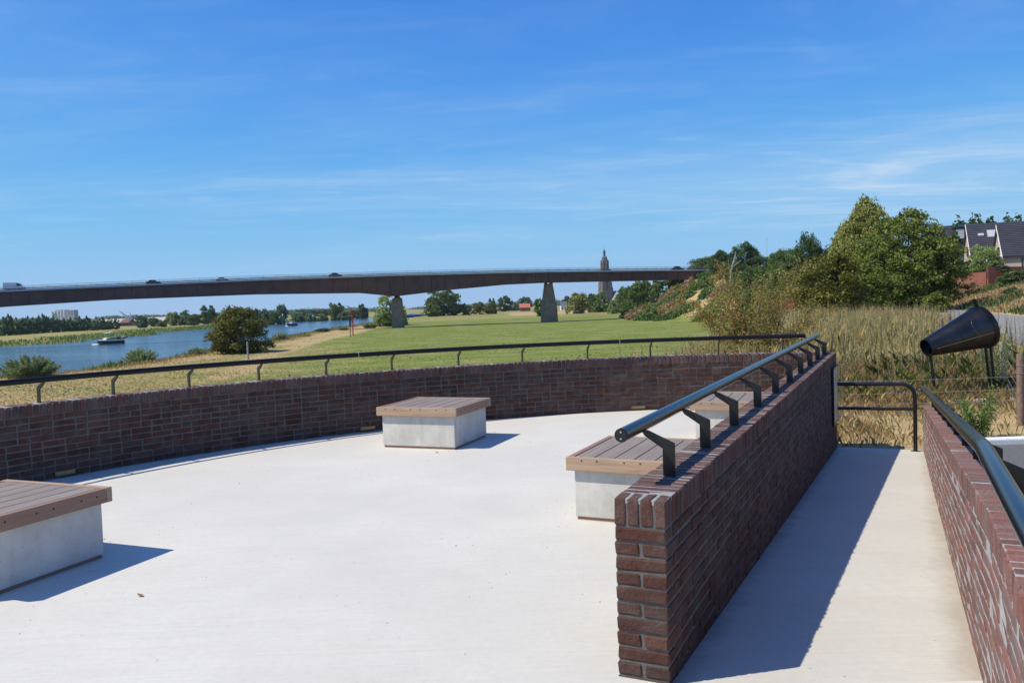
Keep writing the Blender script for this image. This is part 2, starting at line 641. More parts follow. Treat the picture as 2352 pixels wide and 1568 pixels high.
def xn(y): return np.interp(y, NB[:, 0], NB[:, 1])
def xf(y): return np.interp(y, FB[:, 0], FB[:, 1])
def road_r(y): return 37 + 0.351 * (y - 60)
def road_l(y): return road_r(y) - np.interp(y, [0, 24, 60, 97, 200], [9.5, 8.5, 5.6, 5.0, 5.0])


def H(x, y):
    x, y = np.asarray(x, float), np.asarray(y, float)
    near = -8.9 + 3.2 * smooth((x - xn(y) + 8) / 18)
    far = -8.9 + 3.4 * smooth((xf(y) - x + 8) / 22)
    z = np.maximum(near, far)
    und = 0.22 * np.sin(x * 0.031 + 1.3) * np.sin(y * 0.019) + 0.12 * np.sin(x * 0.09) * np.cos(y * 0.07)
    z = z + und * smooth((z + 6.6) / 0.8)
    r_ = np.hypot(x - 2.4, y - 2.95)
    z = z + (-0.75 - z) * (1 - smooth((r_ - 9.0) / 24))
    hp = np.interp(y, [-60, 0, 11, 100, 150, 220, 300, 420, 600, 900, 1500], [-0.6, -0.62, -0.62, -0.7, 0.0, 4.5, 9.0, 8.0, 5.0, 2.0, 0.0])
    t = smooth((x - np.interp(y, FOOT[:, 0], FOOT[:, 1])) / (np.interp(y, TOP[:, 0], TOP[:, 1]) - np.interp(y, FOOT[:, 0], FOOT[:, 1])))
    z = z + (np.maximum(hp, z) - z) * t
    e = np.clip((x - road_r(y)) * 0.94 - 0.6, 0, None)
    emb = np.minimum(0.30 * e, 4.4 + 0.05 * e)
    z = np.where((y > 5) & (y < 330), z + emb * smooth((y - 5) / 25) * (1 - smooth((y - 200) / 130)), z)
    return z


def Hs(x, y): return float(H(x, y))


ang = np.concatenate([np.arange(-48, 48, 0.45), np.arange(48, 312, 4.0)])
ang = np.radians(90 - ang)
rad = np.concatenate([[0.5, 2, 4, 6], np.geomspace(8, 700, 190), np.geomspace(740, 6000, 22)])
A_, R_ = np.meshgrid(ang, rad)
GX, GY = R_ * np.cos(A_), R_ * np.sin(A_)
GZ = H(GX, GY)
GZ = np.where(R_ < 4.5, np.minimum(GZ, -0.75), GZ)
nr, na = GX.shape
idx = np.arange(nr * na).reshape(nr, na)
i0 = idx[:-1]
i1 = idx[1:]
fcs = np.stack([i0, np.roll(i0, -1, 1), np.roll(i1, -1, 1), i1], -1).reshape(-1, 4)
me = np_tri_mesh('ground', np.stack([GX, GY, GZ], -1).reshape(-1, 3), fcs[:, ::-1])
for p in me.polygons:
    p.use_smooth = True
dn = GX - xn(GY)
dry = np.full(GX.shape, 0.12)
dry = np.maximum(dry, 0.8 * (1 - smooth((dn - 13) / 12)) * (dn > -5) * (GY < 520))
dry = np.maximum(dry, 0.58 * (1 - smooth((GY - 82) / 42)) * smooth((-8 - GX) / 30))
dry = np.maximum(dry, 0.5 * (1 - smooth((GY - 120) / 120)) * smooth((-4 - GX) / 40))
trail = np.interp(GY, [100, 130, 200, 280, 400], [-33, -40, -46, -49, -52])
dry = np.maximum(dry, 1.0 * np.exp(-((GX - trail) / 3.0) ** 2) * (GY > 90) * (GY < 330))
tpl = smooth((GX - np.interp(GY, FOOT[:, 0], FOOT[:, 1])) / 14)
dry = np.maximum(dry, 0.9 * tpl * (GY < 700))
dry = np.maximum(dry, 0.5 * (GX < xf(GY) + 8))
dry = np.maximum(dry, 0.85 * smooth((GY - 440) / 60) * (1 - smooth((GY - 640) / 60)) * (GX > 0))
dry = np.maximum(dry, 0.45 * smooth((GY - 350) / 60) * (GX > -70))
at = me.attributes.new('dry', 'FLOAT', 'POINT')
at.data.foreach_set('value', np.clip(dry, 0, 1).astype(np.float32).ravel())


def ground_mat():
    m, nt, b = mat_new('meadow_ground')
    P = nd(nt, 'ShaderNodeNewGeometry').outputs['Position']
    a = nd(nt, 'ShaderNodeAttribute', attribute_name='dry').outputs['Fac']
    n1 = noise(nt, P, 0.035, 5, 0.65, 0.3)
    n2 = noise(nt, P, 0.30, 5, 0.7, 0.2, (0.5, 1, 1))
    n3 = noise(nt, P, 2.2, 4, 0.7)
    green = ramp(nt, n3, [(0.3, (0.095, 0.145, 0.024)), (0.5, (0.145, 0.195, 0.034)), (0.72, (0.205, 0.23, 0.055))])
    straw = ramp(nt, n3, [(0.28, (0.28, 0.20, 0.09)), (0.5, (0.42, 0.31, 0.15)), (0.72, (0.52, 0.41, 0.22))])
    pale = ramp(nt, n2, [(0.35, (0.20, 0.205, 0.062)), (0.65, (0.33, 0.29, 0.12))])
    c = mixc_(nt, mth(nt, 'MULTIPLY', ramp(nt, n2, [(0.44, (0, 0, 0)), (0.64, (1, 1, 1))]), 0.75), green, pale)
    f = mth(nt, 'ADD', a, mth(nt, 'MULTIPLY', mth(nt, 'SUBTRACT', n1, 0.5), 0.55))
    f = mth(nt, 'ADD', f, mth(nt, 'MULTIPLY', mth(nt, 'SUBTRACT', n2, 0.5), 0.75))
    c = mixc_(nt, ramp(nt, f, [(0.28, (0, 0, 0)), (0.78, (1, 1, 1))]), c, straw)
    nt.links.new(c, b.inputs['Base Color'])
    b.inputs['Roughness'].default_value = 1.0
    b.inputs['Specular IOR Level'].default_value = 0.1
    bump(nt, b, n3, 0.5, 0.15)
    return m


m_ground = ground_mat()
struct(obj('ground', me, m_ground))


def water_mat():
    m, nt, b = mat_new('river_water')
    P = nd(nt, 'ShaderNodeNewGeometry').outputs['Position']
    b.inputs['Base Color'].default_value = (0.05, 0.10, 0.15, 1)
    b.inputs['Roughness'].default_value = 0.12
    b.inputs['IOR'].default_value = 1.33
    w1 = noise(nt, P, 0.9, 4, 0.6, 0.3, (0.45, 1.0, 1), (0, 0, R(8)))
    w2 = noise(nt, P, 0.10, 3, 0.5, 0.5, (0.35, 1.0, 1), (0, 0, R(10)))
    calm = ramp(nt, noise(nt, P, 0.022, 4, 0.6, 0.8, (0.3, 1.6, 1), (0, 0, R(6))), [(0.38, (0.25, 0.25, 0.25)), (0.62, (1, 1, 1))])
    h = mth(nt, 'MULTIPLY', mth(nt, 'ADD', w1, mth(nt, 'MULTIPLY', w2, 0.8)), calm)
    bump(nt, b, h, 1.0, 0.55)
    return m


WATER_Z = -7.5
wm = MB().add([(-900, -600, WATER_Z), (900, -600, WATER_Z), (900, 1600, WATER_Z), (-900, 1600, WATER_Z)], [(0, 1, 2, 3)])
struct(wm.build('river_water', water_mat()))

# road, parking area, kerbs
ys = np.linspace(14, 150, 60)
mb = MB()
vs = []
for y in ys:
    xl, xr = float(road_l(y)), float(road_r(y))
    for k in range(5):
        x = xl + (xr - xl) * k / 4
        vs.append((x, y, max(Hs(xl, y), Hs(xr, y), Hs((xl + xr) / 2, y)) + 0.035))
fs = [(i * 5 + k, i * 5 + k + 1, (i + 1) * 5 + k + 1, (i + 1) * 5 + k) for i in range(len(ys) - 1) for k in range(4)]
mb.add(vs, fs)
struct(mb.build('road', m_road))
mb = MB()
zr = Hs(20, 25) + 0.045
mb.add([(float(road_l(y)) + 0.05, y, zr) for y in (16, 24, 33)] + [(float(road_r(y)) - 0.05, y, zr) for y in (38, 27, 16)], [(0, 5, 4, 1), (1, 4, 3, 2)])
struct(mb.build('road_patch', m_roadpatch))

# ------------------------------------------------------------------ terrace
CC = Vector((2.39, 2.95))        # centre of the curved wall
RI = 8.22                        # inner face radius
TH = 0.21
WT = 0.72                        # top of the coping
COP = 0.106
CO_BOT = WT - COP - 0.009        # top of the uppermost course
PITCH_C = 0.0605
P0 = Vector((0.57, 3.15))        # near right corner of the straight wall
P1 = Vector((4.28, 10.91))       # far right corner
DW = (P1 - P0).normalized()
NW = Vector((DW.y, -DW.x))       # towards the ramp
LW = (P1 - P0).length
QA = Vector((1.76, 3.10))        # ramp wall, left face
QB = Vector((5.20, 10.46))
DQ = (QB - QA).normalized()
NQ = Vector((DQ.y, -DQ.x))       # away from the ramp
Q0 = QA - DQ * 4.6
LQ = (QB - Q0).length
RAMP_END = -0.545


def pol(th, r_, z=0.0):
    return Vector((CC.x + r_ * math.cos(R(th)), CC.y + r_ * math.sin(R(th)), z))


def slot_r(th):
    return float(np.interp(th, [112, 123, 130, 136.6, 144.6, 155, 205], [8.205, 8.165, 8.08, 7.965, 7.70, 7.60, 7.60]))


ths = np.arange(77.5, 206, 1.5)
arc = [pol(t, slot_r(t)) for t in ths]
left0 = P0 - NW * TH
arc = [p for p in arc]
outline = []
lw_far = P1 - NW * TH
outline.append(Vector((lw_far.x, lw_far.y, 0)))
outline += arc[1:]
outline += [Vector((-6.0, -4.0, 0)), Vector((Q0.x, Q0.y, 0)), Vector((QA.x, QA.y, 0)), Vector((P0.x, P0.y, 0)), Vector((left0.x, left0.y, 0))]
terr = struct(MB().prism([(p.x, p.y) for p in outline], -0.22, 0.0, lambda u, v, d: (u, v, d)).build('terrace_floor', m_floor))
# outer border slabs between slot drain and wall
bt = [115.0]
while bt[-1] < 200:
    bt.append(bt[-1] + 5.6)
for i in range(len(bt) - 1):
    a, b_ = bt[i] + 0.05, bt[i + 1] - 0.05
    tt = np.linspace(a, b_, 6)
    poly = [pol(t, slot_r(t) + 0.022) for t in tt] + [pol(t, RI + 0.02) for t in tt[::-1]]
    MB().prism([(p.x, p.y) for p in poly], -0.2, -0.002, lambda u, v, d: (u, v, d)).build('border_slab', m_floor, terr)
# ramp
def ramp_z(y): return float(np.interp(y, [3.1, 10.5, 11.2], [0.0, RAMP_END, RAMP_END - 0.02]))
mb = MB()
n_ = 14
top, bot = [], []
for i in range(n_ + 1):
    s = i / n_
    a = P0 + DW * (LW + 0.02) * s
    b_ = QA + (QB + DQ * 0.02 - QA) * s
    for q in (a, b_):
        z = -0.004 + (RAMP_END + 0.004) * s
        top.append((q.x, q.y, z))
        bot.append((q.x, q.y, z - 0.25))
vs = top + bot
o_ = len(top)
fs = []
for i in range(n_):
    fs += [(2 * i, 2 * i + 1, 2 * i + 3, 2 * i + 2)]
    fs += [(o_ + 2 * i, o_ + 2 * i + 2, o_ + 2 * i + 3, o_ + 2 * i + 1)]
fs += [(2 * n_, 2 * n_ + 1, o_ + 2 * n_ + 1, o_ + 2 * n_)]
mb.add(vs, fs)
struct(mb.build('ramp', m_ramp))

# ------------------------------------------------------------------ bricks
rng = random.Random(5)


def brick_proto(name, dx, dy, dz, seed):
    bm = bmesh.new()
    bmesh.ops.create_cube(bm, size=1.0)
    for v in bm.verts:
        v.co = Vector((v.co.x * dx, v.co.y * dy, v.co.z * dz))
    bmesh.ops.bevel(bm, geom=list(bm.edges), offset=0.0055, segments=1, affect='EDGES')
    r_ = random.Random(seed)
    for v in bm.verts:
        v.co += Vector((r_.uniform(-1, 1) * 0.0022, r_.uniform(-1, 1) * 0.0022, r_.uniform(-1, 1) * 0.0024))
    me_ = bpy.data.meshes.new(name)
    bm.to_mesh(me_)
    bm.free()
    me_.materials.append(m_brick)
    return me_


BD = 0.095
stretch = [brick_proto('brick', 0.200, BD, 0.0495, i) for i in range(5)]
header = [brick_proto('brick', 0.096, BD, 0.0495, 20 + i) for i in range(4)]
coping = [brick_proto('coping_brick', 0.0495, TH + 0.004, COP, 40 + i) for i in range(5)]
arr_cache = {}


def arrays(me_):
    if me_.name not in arr_cache:
        co = np.array([v.co for v in me_.vertices])
        tri = [tuple(p.vertices) for p in me_.polygons]
        arr_cache[me_.name] = (co, tri)
    return arr_cache[me_.name]


def place(root, items, name, rest_name, limit=300, mat=None):
    """items: (mesh, matrix, score); the largest in view become parts, the rest one part"""
    items = sorted(items, key=lambda t: -t[2])
    for me_, mt, sc in items[:limit]:
        o = bpy.data.objects.new(name, me_)
        COL.objects.link(o)
        o.parent = root
        o.matrix_local = mt
        if mat:
            o.material_slots[0].link = 'OBJECT'
            o.material_slots[0].material = mat
    rest = items[limit:]
    if rest:
        V, Fc = [], []
        n = 0
        for me_, mt, sc in rest:
            co, tri = arrays(me_)
            mm = np.array(mt)
            V.append(co @ mm[:3, :3].T + mm[:3, 3])
            Fc += [tuple(i + n for i in f) for f in tri]
            n += len(co)
        m2 = bpy.data.meshes.new(rest_name)
        m2.from_pydata(np.concatenate(V).tolist(), [], Fc)
        m2.materials.append(mat or m_brick)
        o = obj(rest_name, m2, None, root)
        o['kind'] = 'stuff'


def frame(pos, xdir, ydir, jit=True):
    x = Vector((xdir[0], xdir[1], xdir[2] if len(xdir) > 2 else 0)).normalized()
    y = Vector((ydir[0], ydir[1], 0)).normalized()
    z = x.cross(y)
    m = Matrix((x, y, z)).transposed().to_4x4()
    if jit:
        m = m @ Matrix.Rotation(rng.uniform(-0.012, 0.012), 4, 'Y') @ Matrix.Rotation(rng.uniform(-0.01, 0.01), 4, 'Z')
    m.translation = Vector(pos)
    return m


def score(p, vis=True):
    d = (Vector(p) - Vector((0, 0, EYE)))
    q = CM.to_3x3().inverted() @ d
    if q.z > -0.2 or not vis:
        return -1.0
    px = CX + FPX * q.x / -q.z
    py = CY - FPX * q.y / -q.z
    if px < -30 or px > 2380 or py < 0 or py > 1590:
        return -0.5 / max(d.length, 0.1)
    return 1.0 / d.length


def course(L, start=0.0, odd=False):
    """bond of one course: list of (s_mid, length, is_header)"""
    out = []
    s = start
    if odd and start == 0.0:
        out.append((s + 0.048, 0.096, True))
        s += 0.107
    run = rng.randint(0, 2)
    while s < L - 0.05:
        if run <= 0 or s + 0.2 > L:
            ln, hd = 0.096, True
            run = rng.choice((1, 1, 2, 2, 3))
        else:
            ln, hd = 0.200, False
            run -= 1
        if s + ln > L:
            ln = L - s
            if ln < 0.04:
                break
        out.append((s + ln / 2, ln, hd))
        s += ln + 0.011
    return out


def scaled(mt, sx=1, sy=1, sz=1):
    return mt @ Matrix.Diagonal((sx, sy, sz, 1))


# --- curved wall
TH0, TH1 = 77.6, 172.0
cw = empty('curved_brick_wall', (0, 0, 0))
tag(cw, 'long curved low wall of dark brown bricks round the far side of the terrace', 'wall')
tt = np.linspace(TH0 + 0.2, TH1, 80)
mb = MB()
g = 0.0055
GT = 0.0035
vs, fs = [], []
for t in tt:
    for r_, z in ((RI + g, -0.7), (RI + g, WT - GT), (RI + TH - g, WT - GT), (RI + TH - g, -1.6)):
        vs.append(pol(t, r_, z))
for i in range(len(tt) - 1):
    for k in range(4):
        k2 = (k + 1) % 4
        fs.append((4 * i + k, 4 * (i + 1) + k, 4 * (i + 1) + k2, 4 * i + k2))
n_ = len(tt) - 1
fs += [(0, 1, 2, 3), (4 * n_ + 3, 4 * n_ + 2, 4 * n_ + 1, 4 * n_)]
mb.add(vs, fs).build('mortar_core', m_mortar, cw)
items, cops = [], []
for side, rr, n_c in ((0, RI, 11), (1, RI + TH, 14)):
    L = R(TH1 - TH0) * rr
    for k in range(n_c):
        zc_ = CO_BOT - 0.0495 / 2 - k * PITCH_C
        for sm, ln, hd in course(L, 0.0, k % 2 == 1):
            th = TH0 + math.degrees(sm / rr)
            a = R(th)
            xd = Vector((-math.sin(a), math.cos(a)))
            yd = Vector((math.cos(a), math.sin(a)))
            pr = rng.uniform(-0.002, 0.003)
            rc = rr + BD / 2 - pr if side == 0 else rr - BD / 2 + pr
            p = pol(th, rc, zc_ + rng.uniform(-0.0015, 0.0015))
            me_ = rng.choice(header if ln < 0.13 else stretch)
            base = 0.096 if ln < 0.13 else 0.2
            mt = frame(p, xd, yd)
            if side == 1:
                mt = frame(p, -xd, -yd)
            items.append((me_, scaled(mt, ln / base), score(p, side == 0 and zc_ > -0.02)))
place(cw, items, 'brick', 'more_bricks')
nco = int(R(TH1 - TH0) * (RI + 0.02) / PITCH_C)
for i in range(nco):
    th = TH0 + 0.25 + (TH1 - TH0 - 0.3) * (i + 0.5) / nco
    a = R(th)
    p = pol(th, RI + TH / 2 + rng.uniform(-0.003, 0.003), WT - COP / 2 + rng.uniform(-0.0025, 0.0015))
    cops.append((rng.choice(coping), frame(p, (-math.sin(a), math.cos(a)), (math.cos(a), math.sin(a))), score(p)))
place(cw, cops, 'coping_brick', 'more_coping_bricks', mat=m_brick_top)

vs, fs = [], []
for t in tt:
    for r_, z in ((RI + 0.004, WT - 0.02), (RI + 0.004, WT - 0.0022), (RI + TH - 0.004, WT - 0.0022), (RI + TH - 0.004, WT - 0.02)):
        vs.append(pol(t, r_, z))
for i in range(len(tt) - 1):
    for k in range(3):
        fs.append((4 * i + k, 4 * (i + 1) + k, 4 * (i + 1) + k + 1, 4 * i + k + 1))
MB().add(vs, fs).build('coping_mortar', m_mortar_top, cw)

# --- straight wall between terrace and ramp
sw = empty('ramp_side_wall', (0, 0, 0))
tag(sw, 'straight dark brick wall beside the ramp, its end pillar nearest the camera', 'wall')
core = MB()
c_ = [P0 + DW * g - NW * g, P1 - DW * g - NW * g, P1 - DW * g - NW * (TH - g), P0 + DW * g - NW * (TH - g)]
core.prism([(q.x, q.y) for q in c_], -0.9, WT - GT, lambda u, v, d: (u, v, d)).build('mortar_core', m_mortar, sw)
items, cops = [], []
for k in range(21):
    zc_ = CO_BOT - 0.0495 / 2 - k * PITCH_C
    if zc_ < -0.68:
        break
    # end pillar pieces
    st = 0.0
    if k % 2 == 0:
        p = P0 - NW * (TH / 2) + DW * (BD / 2 - 0.002)
        mt = frame((p.x, p.y, zc_), NW, DW)
        items.append((rng.choice(stretch), scaled(mt, (TH - 0.003) / 0.2), 9.0 if zc_ > -0.05 else -1))
        st = BD + 0.011
    else:
        wbr = (TH - 0.013) / 2
        for sgn in (0, 1):
            p = P0 - NW * (wbr / 2 + sgn * (wbr + 0.012)) + DW * (0.1 - 0.001)
            mt = frame((p.x, p.y, zc_), DW, -NW)
            items.append((rng.choice(stretch), scaled(mt, 1.0, wbr / BD), 9.0 if zc_ > -0.05 else -1))
        st = 0.2 + 0.011
    for side in (0, 1):
        for sm, ln, hd in course(LW, st):
            q = P0 + DW * sm
            off = BD / 2 - rng.uniform(-0.002, 0.003)
            q = q - NW * off if side == 0 else q - NW * (TH - off)
            if side == 1 and zc_ < -0.04:
                continue
            p = Vector((q.x, q.y, zc_ + rng.uniform(-0.0015, 0.0015)))
            if side == 0 and zc_ < ramp_z(q.y) - 0.05:
                continue
            me_ = rng.choice(header if ln < 0.13 else stretch)
            base = 0.096 if ln < 0.13 else 0.2
            mt = frame(p, DW, -NW) if side == 0 else frame(p, -DW, NW)
            items.append((me_, scaled(mt, ln / base), score(p, side == 0)))
place(sw, items, 'brick', 'more_bricks')
w4 = (TH - 0.003 - 3 * 0.010) / 4
for i in range(4):
    q = P0 - NW * (0.0015 + w4 / 2 + i * (w4 + 0.010)) + DW * 0.05
    mt = frame((q.x, q.y, WT - COP / 2), -NW, DW)
    cops.append((rng.choice(coping), scaled(mt, w4 / 0.0495, 0.1 / (TH + 0.004)), 9.0))
s = 0.1 + 0.011 + 0.025
while s < LW - 0.02:
    q = P0 + DW * s - NW * (TH / 2 + rng.uniform(-0.003, 0.003))
    p = (q.x, q.y, WT - COP / 2 + rng.uniform(-0.0025, 0.0015))
    cops.append((rng.choice(coping), frame(p, DW, -NW), score(p)))
    s += PITCH_C
place(sw, cops, 'coping_brick', 'more_coping_bricks', mat=m_brick_top)

c_ = [P0 + DW * 0.004 - NW * 0.004, P1 - DW * 0.004 - NW * 0.004, P1 - DW * 0.004 - NW * (TH - 0.004), P0 + DW * 0.004 - NW * (TH - 0.004)]
MB().prism([(q.x, q.y) for q in c_], WT - 0.02, WT - 0.0022, lambda u, v, d: (u, v, d)).build('coping_mortar', m_mortar_top, sw)

# --- outer ramp wall, sloping down beyond the kink
KINK = 2.86


def q_top(y): return float(np.interp(y, [-9, KINK, QB.y], [WT, WT, 0.045]))


rw = empty('outer_ramp_wall', (0, 0, 0))
tag(rw, 'sunlit brick wall along the right side of the ramp, stepping down at the frame edge', 'wall')
mb = MB()
secs = [0.0, (KINK - Q0.y) / DQ.y, LQ - g]
vs = []
for s in secs:
    q = Q0 + DQ * s
    zt = q_top(q.y) - GT
    for off, z in ((0.0022, -0.95), (0.0022, zt), (TH - g, zt), (TH - g, -0.95)):
        w_ = q + NQ * off
        vs.append((w_.x, w_.y, z))
fs = [(0, 1, 2, 3), (11, 10, 9, 8)]
for i in range(2):
    for k in range(4):
        k2 = (k + 1) % 4
        fs.append((4 * i + k, 4 * (i + 1) + k, 4 * (i + 1) + k2, 4 * i + k2))
mb.add(vs, fs).build('mortar_core', m_mortar_sunlit, rw)
sk = (KINK - Q0.y) / DQ.y
slope = (0.045 - WT) / (LQ - sk)
items, cops = [], []
for k in range(12):
    for side in (0, 1):
        for sm, ln, hd in course(LQ, 0.0, k % 2 == 1):
            q = Q0 + DQ * sm
            zt = q_top(q.y)
            z = zt - COP - 0.009 - 0.0495 / 2 - k * PITCH_C
            gz = (ramp_z(q.y) if q.y > 3.1 else 0.0)
            if side == 0 and z < gz - 0.05:
                continue
            if side == 1 and k > 13:
                continue
            off = BD / 2 - rng.uniform(-0.002, 0.003)
            w_ = q + NQ * (off if side == 0 else TH - off)
            p = Vector((w_.x, w_.y, z))
            dz = slope if sm > sk else 0.0
            x3 = Vector((DQ.x, DQ.y, dz))
            me_ = rng.choice(header if ln < 0.13 else stretch)
            base = 0.096 if ln < 0.13 else 0.2
            if side == 0:
                mt = frame(p, -x3, -NQ)
            else:
                mt = frame(p, x3, NQ)
            items.append((me_, scaled(mt, ln / base), score(p, side == 0)))
place(rw, items, 'brick', 'more_bricks', mat=m_brick_sunlit)
s = 0.03
while s < LQ - 0.02:
    q = Q0 + DQ * s + NQ * (TH / 2 + rng.uniform(-0.003, 0.003))
    dz = slope if s > sk else 0.0
    p = (q.x, q.y, q_top((Q0 + DQ * s).y) - COP / 2 + rng.uniform(-0.0025, 0.0015))
    cops.append((rng.choice(coping), frame(p, (DQ.x, DQ.y, dz), -NQ), score(p)))
    s += PITCH_C
place(rw, cops, 'coping_brick', 'more_coping_bricks', mat=m_brick_sunlit)

# ------------------------------------------------------------------ handrails
RU, RV, RR = 0.118, 0.222, 0.0275
PROF = [(-0.028, 0.0), (0.026, 0.0), (0.026, 0.125), (0.105, RV - 0.045), (0.118, RV - 0.026), (0.094, RV - 0.018), (-0.028, 0.150)]


def bracket_mesh():
    return MB().prism(PROF, -0.005, 0.005, lambda u, v, d: (u, d, v)).mesh('bracket')


bmesh_ = bracket_mesh()
bmesh_.materials.append(m_black)


def bracket(parent, base, inward):
    """base point on top of the wall, inward = horizontal direction towards the rail"""
    x = Vector((inward[0], inward[1], 0)).normalized()
    y = Vector((0, 0, 1)).cross(x)
    m = Matrix((x, y, Vector((0, 0, 1)))).transposed().to_4x4()
    m.translation = Vector(base)
    o = bpy.data.objects.new('bracket', bmesh_)
    COL.objects.link(o)
    o.parent = parent
    o.matrix_local = m
    return o


hr = empty('curved_handrail', (0, 0, 0))
tag(hr, 'black tube handrail on brackets following the curved wall', 'handrail')
RRAD = RI + TH / 2 - RU
pts = [pol(t, RRAD, WT + RV) for t in np.arange(79.3, 171, 1.0)]
MB().tube(pts, RR, 14).build('rail', m_satin, hr, True)
for t in [169, 163, 157, 151, 145.15, 140.3, 134.85, 129.4, 123.75, 117.95, 111.8, 105.75, 99.5, 93.5, 87.1, 81.2]:
    p = pol(t, RI + TH / 2, WT - 0.004)
    bracket(hr, p, Vector((CC.x - p.x, CC.y - p.y)))
for t in (121.2, 96.6):
    p = pol(t, RRAD, WT + RV)
    q = pol(t + 0.05, RRAD, WT + RV)
    MB().tube([p, q], RR + 0.0015, 14).build('joint_ring', m_wire, hr, True)

hs_ = empty('straight_handrail', (0, 0, 0))
tag(hs_, 'glossy black tube handrail with open end rising over the straight brick wall', 'handrail')
mid = P0 - NW * (TH / 2)
a = mid + DW * 0.16 - NW * RU
b_ = mid + DW * (LW - 0.05) - NW * RU
rail_o = MB().tube([(a.x, a.y, WT + RV), ((a.x + b_.x) / 2, (a.y + b_.y) / 2, WT + RV), (b_.x, b_.y, WT + RV)], RR + 0.002, 20).build('rail', m_steel_blk, hs_, True)
ec = a - DW * 0.004
MB().tube([(a.x, a.y, WT + RV), (ec.x, ec.y, WT + RV)], RR - 0.002, 20).build('end_cap', m_black, hs_, True)
for sg in (1, -1):
    z = WT + RV + sg * 0.014
    q = a - DW * 0.007
    MB().tube([(a.x, a.y, z), (q.x, q.y, z)], 0.004, 8).build('cap_screw', m_wire, hs_)
for (x, y) in [(.65, 3.62), (.95, 4.28), (1.29, 5.0), (1.66, 5.80), (2.05, 6.60), (2.43, 7.40), (2.80, 8.18), (3.18, 8.97), (3.54, 9.75), (3.93, 10.55)]:
    s = (Vector((x, y)) - mid).dot(DW)
    q = mid + DW * s
    bracket(hs_, (q.x, q.y, WT - 0.004), -NW)

ho = empty('outer_ramp_handrail', (0, 0, 0))
tag(ho, 'glossy black tube handrail bending down along the right edge of the ramp', 'handrail')
midq = Q0 + NQ * (TH / 2) - NQ * RU
pts = []
for s in (0.0, sk - 0.5, sk - 0.06, sk, sk + 0.06, (sk + LQ) / 2, LQ + 0.02):
    q = midq + DQ * s
    yb = (Q0 + DQ * s).y
    zt = q_top(yb) if s <= LQ else 0.045
    if abs(s - sk) < 0.01:
        zt -= 0.002
    pts.append((q.x, q.y, zt + RV))
MB().tube(pts, RR + 0.002, 20).build('rail', m_steel_blk, ho, True)
for s in np.arange(sk - 3.4, LQ, 0.86):
    q = Q0 + DQ * s + NQ * (TH / 2)
    bracket(ho, (q.x, q.y, q_top((Q0 + DQ * s).y) - 0.008), -NQ)

# barrier at the foot of the ramp
ba = empty('tube_barrier', (0, 0, 0))
tag(ba, 'black tube barrier with rounded corner closing the foot of the ramp', 'barrier')
B0 = Vector((4.19, 10.72))
B1 = Vector((5.07, 10.40))
db = (B1 - B0).normalized()
zt, zl, zb = 0.315, 0.0, RAMP_END
pts = [(B0.x, B0.y, zt)]
for k in range(9):
    a = k / 8 * math.pi / 2
    q = B1 - db * 0.15 + db * 0.15 * math.sin(a)
    pts.append((q.x, q.y, zt - 0.15 + 0.15 * math.cos(a)))
pts.append((B1.x, B1.y, zb))
MB().tube(pts, 0.0245, 14).build('frame_tube', m_black, ba, True)
MB().tube([(B0.x, B0.y, zl), (B1.x, B1.y, zl)], 0.021, 12).build('lower_rail', m_black, ba, True)
MB().lathe([(0.062, -0.002), (0.062, 0.008), (0.05, 0.014), (0.025, 0.016)], 20, (B1.x, B1.y, zb)).build('base_flange', m_black, ba, True)
for z in (zt, zl):
    MB().tube([(B0.x - db.x * 0.02, B0.y - db.y * 0.02, z), (B0.x + db.x * 0.012, B0.y + db.y * 0.012, z)], 0.04, 14).build('wall_flange', m_black, ba, True)

# panel on the straight wall near its far end
pn = empty('wall_panel', (0, 0, 0))
tag(pn, 'thin beige panel fixed to the shaded wall face at the foot of the ramp', 'panel')
s0, s1 = 7.80, 8.50
q0, q1 = P0 + DW * s0 + NW * 0.018, P0 + DW * s1 + NW * 0.018
MB().bar((q0.x, q0.y, 0.205), (q1.x, q1.y, 0.205), 0.016, 0.70).build('panel_board', m_panel, pn)
for z in (0.56, -0.15):
    MB().bar((q0.x, q0.y, z), (q1.x, q1.y, z), 0.022, 0.015).build('panel_edge', m_black, pn)
for q in (q0, q1):
    MB().bar((q.x, q.y, -0.15), (q.x, q.y, 0.56), 0.022, 0.015, (DW.x, DW.y, 0)).build('panel_edge', m_black, pn)

# small lights in the foot of the curved wall
for (px, py, lab) in [(150, 1085, 'small brass light low in the curved wall behind the left bench'), (843, 982, 'small brass light low in the curved wall beside the middle bench'), (1471, 937, 'small brass light low in the curved wall left of the farthest bench')]:
    p = at_z(px, py, 0.045)
    th = math.degrees(math.atan2(p.y - CC.y, p.x - CC.x))
    c = pol(th, RI - 0.006, 0.045)
    lt = empty('wall_light', c, R(th) + math.pi / 2)
    tag(lt, lab, 'wall light')
    MB().box((0, 0, 0), (0.19, 0.03, 0.042)).build('housing', m_light, lt, bevel=0.004)
    for k in range(4):
        MB().box((-0.06 + 0.04 * k, 0.016, 0), (0.026, 0.004, 0.018)).build('lens', m_lens, lt)

# ------------------------------------------------------------------ benches
SCREW = MB().tube([(0, -0.0015, 0), (0, 0.004, 0)], 0.006, 8).mesh('screw')
SCREW.materials.append(m_dark)


